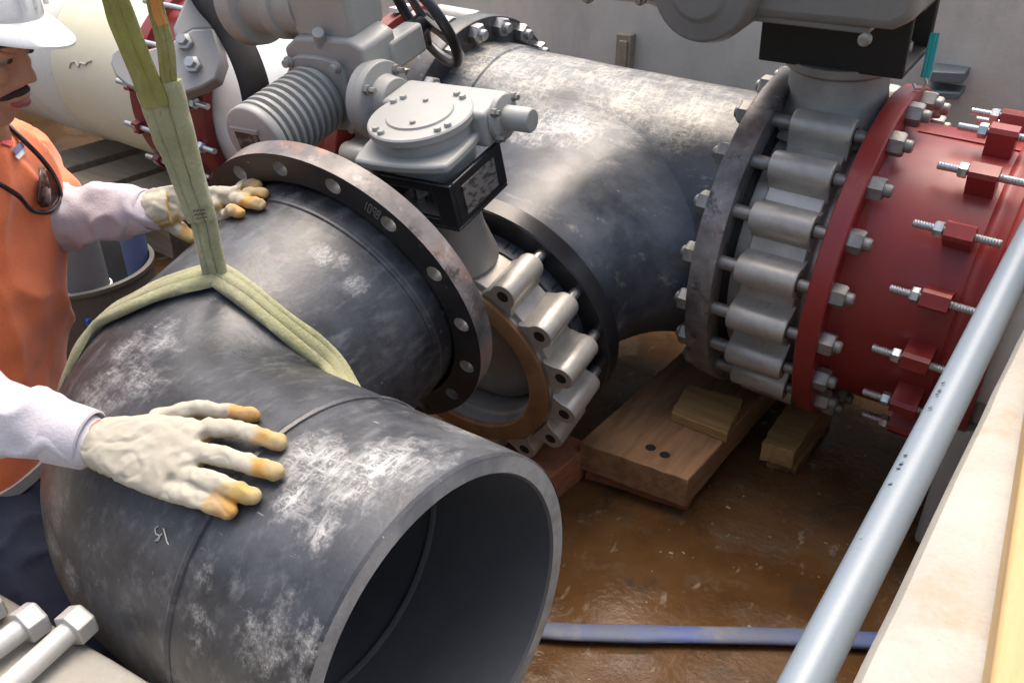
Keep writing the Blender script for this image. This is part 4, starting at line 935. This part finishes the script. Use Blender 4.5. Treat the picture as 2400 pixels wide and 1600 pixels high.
# ---- gloves
CREAM, YEL, ORG = (.56, .52, .42), (.56, .38, .12), (.60, .31, .04)
def glove(name, wrist, palm_px, fingers, tr, wdir, dep, wristr):
    mb = MB(); tips = []; up0 = next(n_ for n_ in (hit(*q)[1] for q in palm_px[1:]+palm_px[:1]) if n_ is not None)
    def S(px, py, l):
        p, n_ = hit(px, py, l)
        if p is None or abs((p-CAM).dot(CF)-dep) > .12: p = at_d(px, py, dep)
        return p
    knu = []
    for (bx, by, tx, ty, r_) in fingers:
        r_ *= .90; b_ = S(bx, by, .019); t_ = S(tx, ty, r_*.92); m1 = S(bx+(tx-bx)*.45, by+(ty-by)*.45, .021); m2 = S(bx+(tx-bx)*.78, by+(ty-by)*.78, .0145)
        P_ = smooth([b_, m1, m2, t_], 5); n_ = len(P_); rr = [r_*(1.08-.16*i/n_) for i in range(n_)]
        mb.tube(P_, [q*1.06 for q in rr], 14, flat=.80, up=[up0]*n_); dd_ = (P_[-1]-P_[-3]).normalized(); sd2 = dd_.cross(up0).normalized(); mb.ball(P_[-1], (rr[-1]*.9, rr[-1]*1.05, rr[-1]*.8), 12, 8, dd_, sd2, dd_.cross(sd2)); mb.ball(b_, r_*1.15, 12, 8); tips.append((t_, b_, P_)); knu.append(b_)
    (bx, by, mx, my, tx, ty, r_) = tr
    b_, m_, t_ = S(bx, by, .020), S(mx, my, .020), S(tx, ty, r_*.95); P_ = smooth([b_, m_, t_], 6); mb.tube(P_, [r_*(1.25-.3*i/len(P_)) for i in range(len(P_))], 14); mb.ball(P_[-1], r_*.95, 12, 8); mb.ball(b_, r_*1.5, 12, 8); tips.append((t_, b_, P_))
    # palm as a slab between wrist and knuckles
    side = (knu[0]-knu[-1]).normalized(); ax = (sum(knu, V((0, 0, 0)))/4-wrist); rings = []
    kc = sum(knu, V((0, 0, 0)))/4; half = (knu[0]-knu[-1]).length*.5+.010
    for j in range(9):
        f = j/8; c_ = wrist.lerp(kc, f)+up0*(.010*math.sin(f*math.pi)); h_ = wristr*1.02*(1-f)+half*f; h_ *= 1+.06*math.sin(f*math.pi); th = wristr*.92*(1-f)**1.3+.0145*(1-(1-f)**1.3)
        sd = side; nn2 = up0
        rings.append([c_+sd*math.copysign(abs(math.cos(t))**.7, math.cos(t))*h_+nn2*math.sin(t)*th for t in [2*math.pi*k/24 for k in range(24)]])
    mb.loft(rings); mb.ball(kc, (.02, .02, .014))
    mb.tube([wrist-wdir*.006, wrist, wrist.lerp(kc, .25)], [wristr*.98, wristr, wristr*1.0], 20)
    me = voxel(mb, .0024, 4)
    for v, q in zip(me.vertices, [v.normal.copy() for v in me.vertices]):
        f = abs(noise.noise(v.co*42)); v.co += q*(.0014*(1-f*3)+.0009*noise.noise(v.co*110)-.0016*max(0, .12-abs(noise.noise(v.co*V((26, 26, 26)).x+V((9, 9, 9)))))*6)
    ca_ = me.color_attributes.new('col', 'FLOAT_COLOR', 'POINT')
    for v in me.vertices:
        q = 0.
        for t_, b_, P_ in tips:
            d = (v.co-t_).length; L_ = (t_-b_).length; q = max(q, 1-max(0, d-.022)/(.020+.012*noise.noise(v.co*80)))
        q = max(0, min(1, (q-.35)*3.2)); un = v.normal.dot(up0); q2 = max(0, min(1, (-un+.12+.10*noise.noise(v.co*60))*5)); q = max(q*(.72+.35*noise.noise(v.co*45)), q2*.9); q = max(0, min(1, q))
        c_ = [CREAM[i]*(1-q)+(YEL[i] if noise.noise(v.co*25) < .12 else ORG[i])*q for i in range(3)]; g_ = 1-.12*max(0, noise.noise(v.co*40)); ca_.data[v.index].color = (c_[0]*g_, c_[1]*g_, c_[2]*g_, 1)
    return put(name, me, 'glove', person)
glove('glove', RWR+(RWR-RE_).normalized()*.010, [(330, 1050), (380, 1065), (430, 1080)],
      [(505, 1024, 662, 1050, .0118), (482, 1078, 656, 1118, .0124), (452, 1126, 604, 1172, .0122), (412, 1158, 552, 1204, .0115)], (395, 1005, 480, 985, 598, 986, .0105), (RWR-RE_).normalized(), RWd, .033)
glove('glove', LWR+(LWR-LE).normalized()*.008, [(540, 478), (560, 478), (580, 478)],
      [(500, 452, 612, 446, .0122), (508, 466, 626, 462, .0125), (505, 484, 617, 491, .0122), (488, 500, 570, 511, .0115)], (400, 520, 430, 545, 462, 560, .012), (LWR-LE).normalized(), LWd, .031)
# ---- trousers and boots (half kneeling)
tr_ = MB(); kR = at_d(215, 1575, 1.50); kL = hip+PF*.30+PL*.14-Z*.20; hR = hip-PL*.085; hL = hip+PL*.085
if kR.z < .12: kR.z = .12
fR = V((kR.x-.34*PF.x-.02, kR.y-.34*PF.y, .075)); kL.z = max(kL.z, .10); fL = V((kL.x-.36*PF.x, kL.y-.36*PF.y, .075))
tr_.ball(hip, (.135, .175, .12), 24, 14, PF, PL, Z)
limb(tr_, [hR, hR.lerp(kR, .5)+Z*.02, kR, kR.lerp(fR, .5), fR], [.098, .09, .068, .06, .05], 20); limb(tr_, [hL, hL.lerp(kL, .5)+Z*.02, kL, kL.lerp(fL, .5), fL], [.098, .09, .068, .06, .05], 20)
put('trousers', cloth(tr_, .010, 5, .006, 12, (1, 1, 1), .002, 40), 'denim', person)
for f_ in (fR, fL):
    bo = MB(); bo.ball(f_-PF*.02+Z*(-.005), (.055, .05, .06), 16, 10, PF, PL, Z); bo.ball(f_-PF*.10-Z*.02, (.10, .046, .05), 18, 10, -PF, PL, Z); put('boot', voxel(bo, .008, 4), 'belt_olive', person)
# ---- what hangs on the shirt
def sh_hit(px, py, lift):
    loc, nrm, i, d = SBV.ray_cast(CAM, ray(px, py).normalized())
    if loc is None: return at_d(px, py, 1.42)
    if nrm.dot(ray(px, py)) > 0: nrm = -nrm
    return loc+nrm*lift
sg = thing('sunglasses', sh_hit(100, 480, .01), 'dark brown sunglasses hanging from the worker\'s neckline', 'sunglasses')
P_ = smooth([sh_hit(x, y, .010) for x, y in ((12, 300), (45, 335), (80, 370), (108, 405), (126, 440), (128, 468), (112, 488), (86, 494), (60, 486), (30, 458), (2, 436), (-25, 425))], 5)
part('frame', MB().tube(P_, .0042, 10), 'frame_dark', sg)
ln_ = [sh_hit(x, y, .012) for x, y in ((80, 405), (100, 402), (118, 425), (124, 458), (108, 478), (84, 482), (74, 468), (78, 435))]
lm = MB(); c_ = sum(ln_, V((0, 0, 0)))/8+(CAM-ln_[0]).normalized()*.006; i0 = lm.ring(ln_); lm.v.append(c_); ci = len(lm.v)-1
for k in range(8): lm.f.append((i0[k], i0[(k+1) % 8], ci))
lo_ = part('lens', lm, 'lens_brown', sg); m_ = lo_.modifiers.new('s', 'SOLIDIFY'); m_.thickness = .002
def patch(poly, mat, nm='patch'):
    P_ = [sh_hit(x, y, .0035) for x, y in poly]; mb = MB(); mb.loft([P_, [p+(CAM-p).normalized()*.0015 for p in P_]]); part(nm, mb, mat, shirt)
patch(((-8, 310), (6, 308), (12, 318), (-2, 330)), 'patch_white'); patch(((6, 326), (28, 336), (22, 346), (0, 338)), 'patch_red')
patch(((24, 352), (44, 333), (54, 344), (33, 364)), 'patch_blue'); patch(((30, 366), (52, 347), (58, 356), (40, 374)), 'patch_white')

# ============================================================ WEAR AT PLACES, GRIT
def scuffs(mat, pts, col, nscale, lo, hi, stretch=(1, 1, 1), amt=.9):
    """worn or chalky patches of their own shape: soft spheres at points on the thing, broken up by noise"""
    t = MATS[mat].node_tree; L = t.links; gm = t.nodes['GRAIN']; src = gm.inputs[6].links[0].from_socket
    tc = t.nodes.new('ShaderNodeTexCoord'); acc = None
    def M(op, a, b):
        x = t.nodes.new('ShaderNodeMath'); x.operation = op; x.use_clamp = op in ('MULTIPLY',)
        for i, q in ((0, a), (1, b)):
            if hasattr(q, 'links'): L.new(q, x.inputs[i])
            else: x.inputs[i].default_value = q
        return x.outputs[0]
    for c, r in pts:
        d = t.nodes.new('ShaderNodeVectorMath'); d.operation = 'DISTANCE'; L.new(tc.outputs['Object'], d.inputs[0]); d.inputs[1].default_value = tuple(c)
        mr = t.nodes.new('ShaderNodeMapRange'); mr.inputs[1].default_value = r; mr.inputs[2].default_value = r*.25; L.new(d.outputs['Value'], mr.inputs[0])
        acc = mr.outputs[0] if acc is None else M('MAXIMUM', acc, mr.outputs[0])
    mp_ = t.nodes.new('ShaderNodeMapping'); mp_.inputs['Scale'].default_value = stretch; L.new(tc.outputs['Object'], mp_.inputs[0])
    n = t.nodes.new('ShaderNodeTexNoise'); n.inputs['Scale'].default_value = nscale; n.inputs['Detail'].default_value = 12; n.inputs['Roughness'].default_value = .72; L.new(mp_.outputs[0], n.inputs['Vector'])
    s_ = M('ADD', n.outputs['Fac'], M('MULTIPLY', acc, .28)); r2 = t.nodes.new('ShaderNodeMapRange'); r2.inputs[1].default_value = lo+.25; r2.inputs[2].default_value = hi+.42; L.new(s_, r2.inputs[0])
    fl_ = None
    for k_, (st2, sc3, a3, b3) in enumerate((((1, .22, 1), 7, .47, .60), ((.22, 1, .5), 9, .50, .61), ((1, 1, .3), 14, .52, .62))):
        m3 = t.nodes.new('ShaderNodeMapping'); m3.inputs['Scale'].default_value = st2; m3.inputs['Rotation'].default_value = (.3*k_, .5, .7*k_); L.new(tc.outputs['Object'], m3.inputs[0])
        n2 = t.nodes.new('ShaderNodeTexNoise'); n2.inputs['Scale'].default_value = nscale*sc3; n2.inputs['Detail'].default_value = 6; n2.inputs['Roughness'].default_value = .7; L.new(m3.outputs[0], n2.inputs['Vector'])
        r3 = t.nodes.new('ShaderNodeMapRange'); r3.inputs[1].default_value = a3; r3.inputs[2].default_value = b3; L.new(n2.outputs['Fac'], r3.inputs[0])
        fl_ = r3.outputs[0] if fl_ is None else M('MAXIMUM', fl_, r3.outputs[0])
    mod = M('ADD', M('MULTIPLY', fl_, .78), .18)
    f = M('MULTIPLY', M('MULTIPLY', M('MULTIPLY', r2.outputs[0], mod), M('MINIMUM', M('MULTIPLY', acc, 3.), 1.)), amt)
    x = t.nodes.new('ShaderNodeMix'); x.data_type = 'RGBA'; L.new(f, x.inputs[0]); L.new(src, x.inputs[6]); x.inputs[7].default_value = (*col, 1); L.new(x.outputs[2], gm.inputs[6])
eo = elb.location
def ep(*q): return [(hit(x, y)[0]-eo, r) for x, y, r in q if hit(x, y)[0] is not None]
scuffs('hdpe_elbow', ep((720, 1080, .10), (820, 1120, .10), (900, 1080, .09), (980, 1060, .08), (690, 1170, .06), (1080, 1010, .07), (760, 1230, .05)), (.66, .66, .64), 17, .40, .56, (1, .6, 1))
scuffs('hdpe_elbow', ep((300, 820, .09), (240, 900, .08), (380, 790, .07), (330, 880, .08), (130, 1180, .07), (120, 1280, .06), (160, 1350, .05), (250, 960, .06)), (.55, .55, .54), 24, .42, .60)
scuffs('hdpe_elbow', ep((800, 620, .04), (830, 660, .05), (760, 600, .05), (630, 1500, .09), (700, 1540, .08), (470, 1480, .05), (480, 1340, .04), (600, 700, .05)), (.56, .56, .54), 46, .46, .58, (1, .4, 1))
mo = tee.location
def mpp(*q): return [(on_pipe(x, y, RP)-mo, r) for x, y, r in q]
scuffs('hdpe_main', mpp((1290, 310, .11), (1330, 300, .10), (1240, 340, .08), (1360, 330, .09)), (.70, .69, .66), 15, .28, .46, (.6, 1, 1))
scuffs('hdpe_main', mpp((1130, 140, .16), (1220, 140, .18), (1330, 150, .18), (1420, 170, .18), (1540, 190, .19), (1660, 220, .19), (1720, 240, .17), (1480, 225, .15), (1620, 270, .14), (1250, 200, .14)), (.64, .60, .51), 11, .26, .50, (.45, 1, 1))
scuffs('hdpe_main', mpp((1250, 420, .08), (1300, 450, .07), (1480, 330, .10), (1560, 300, .09), (1180, 200, .08)), (.60, .58, .53), 30, .44, .58, (.35, 1, 1))
gr = MB(); rnd = random.Random(4)
for k in range(130):
    x_, y_ = rnd.uniform(-1.2, -.05), rnd.uniform(.75, 2.2); s_ = rnd.choice((.001, .0013, .0016, .002, .0025, .004)); a = rnd.uniform(0, 6.3)
    e1 = V((math.cos(a), math.sin(a), 0)); e2 = V((-e1.y, e1.x, 0)); L_ = s_*rnd.choice((.8, 1, 1, 1.2, 1.5, 2.2))
    gr.box(V((x_, y_, 0)), e1, e2, Z, (-L_, -s_*.7, -.001), (L_*rnd.uniform(.5, 1), s_*.6, s_*rnd.uniform(.25, .7)))
gro = lk('floor_grit', gr.mesh('floor_grit', 'timber_grey')); gro['kind'] = 'stuff'; gro['label'] = 'grit and wood chips scattered on the wet floor'
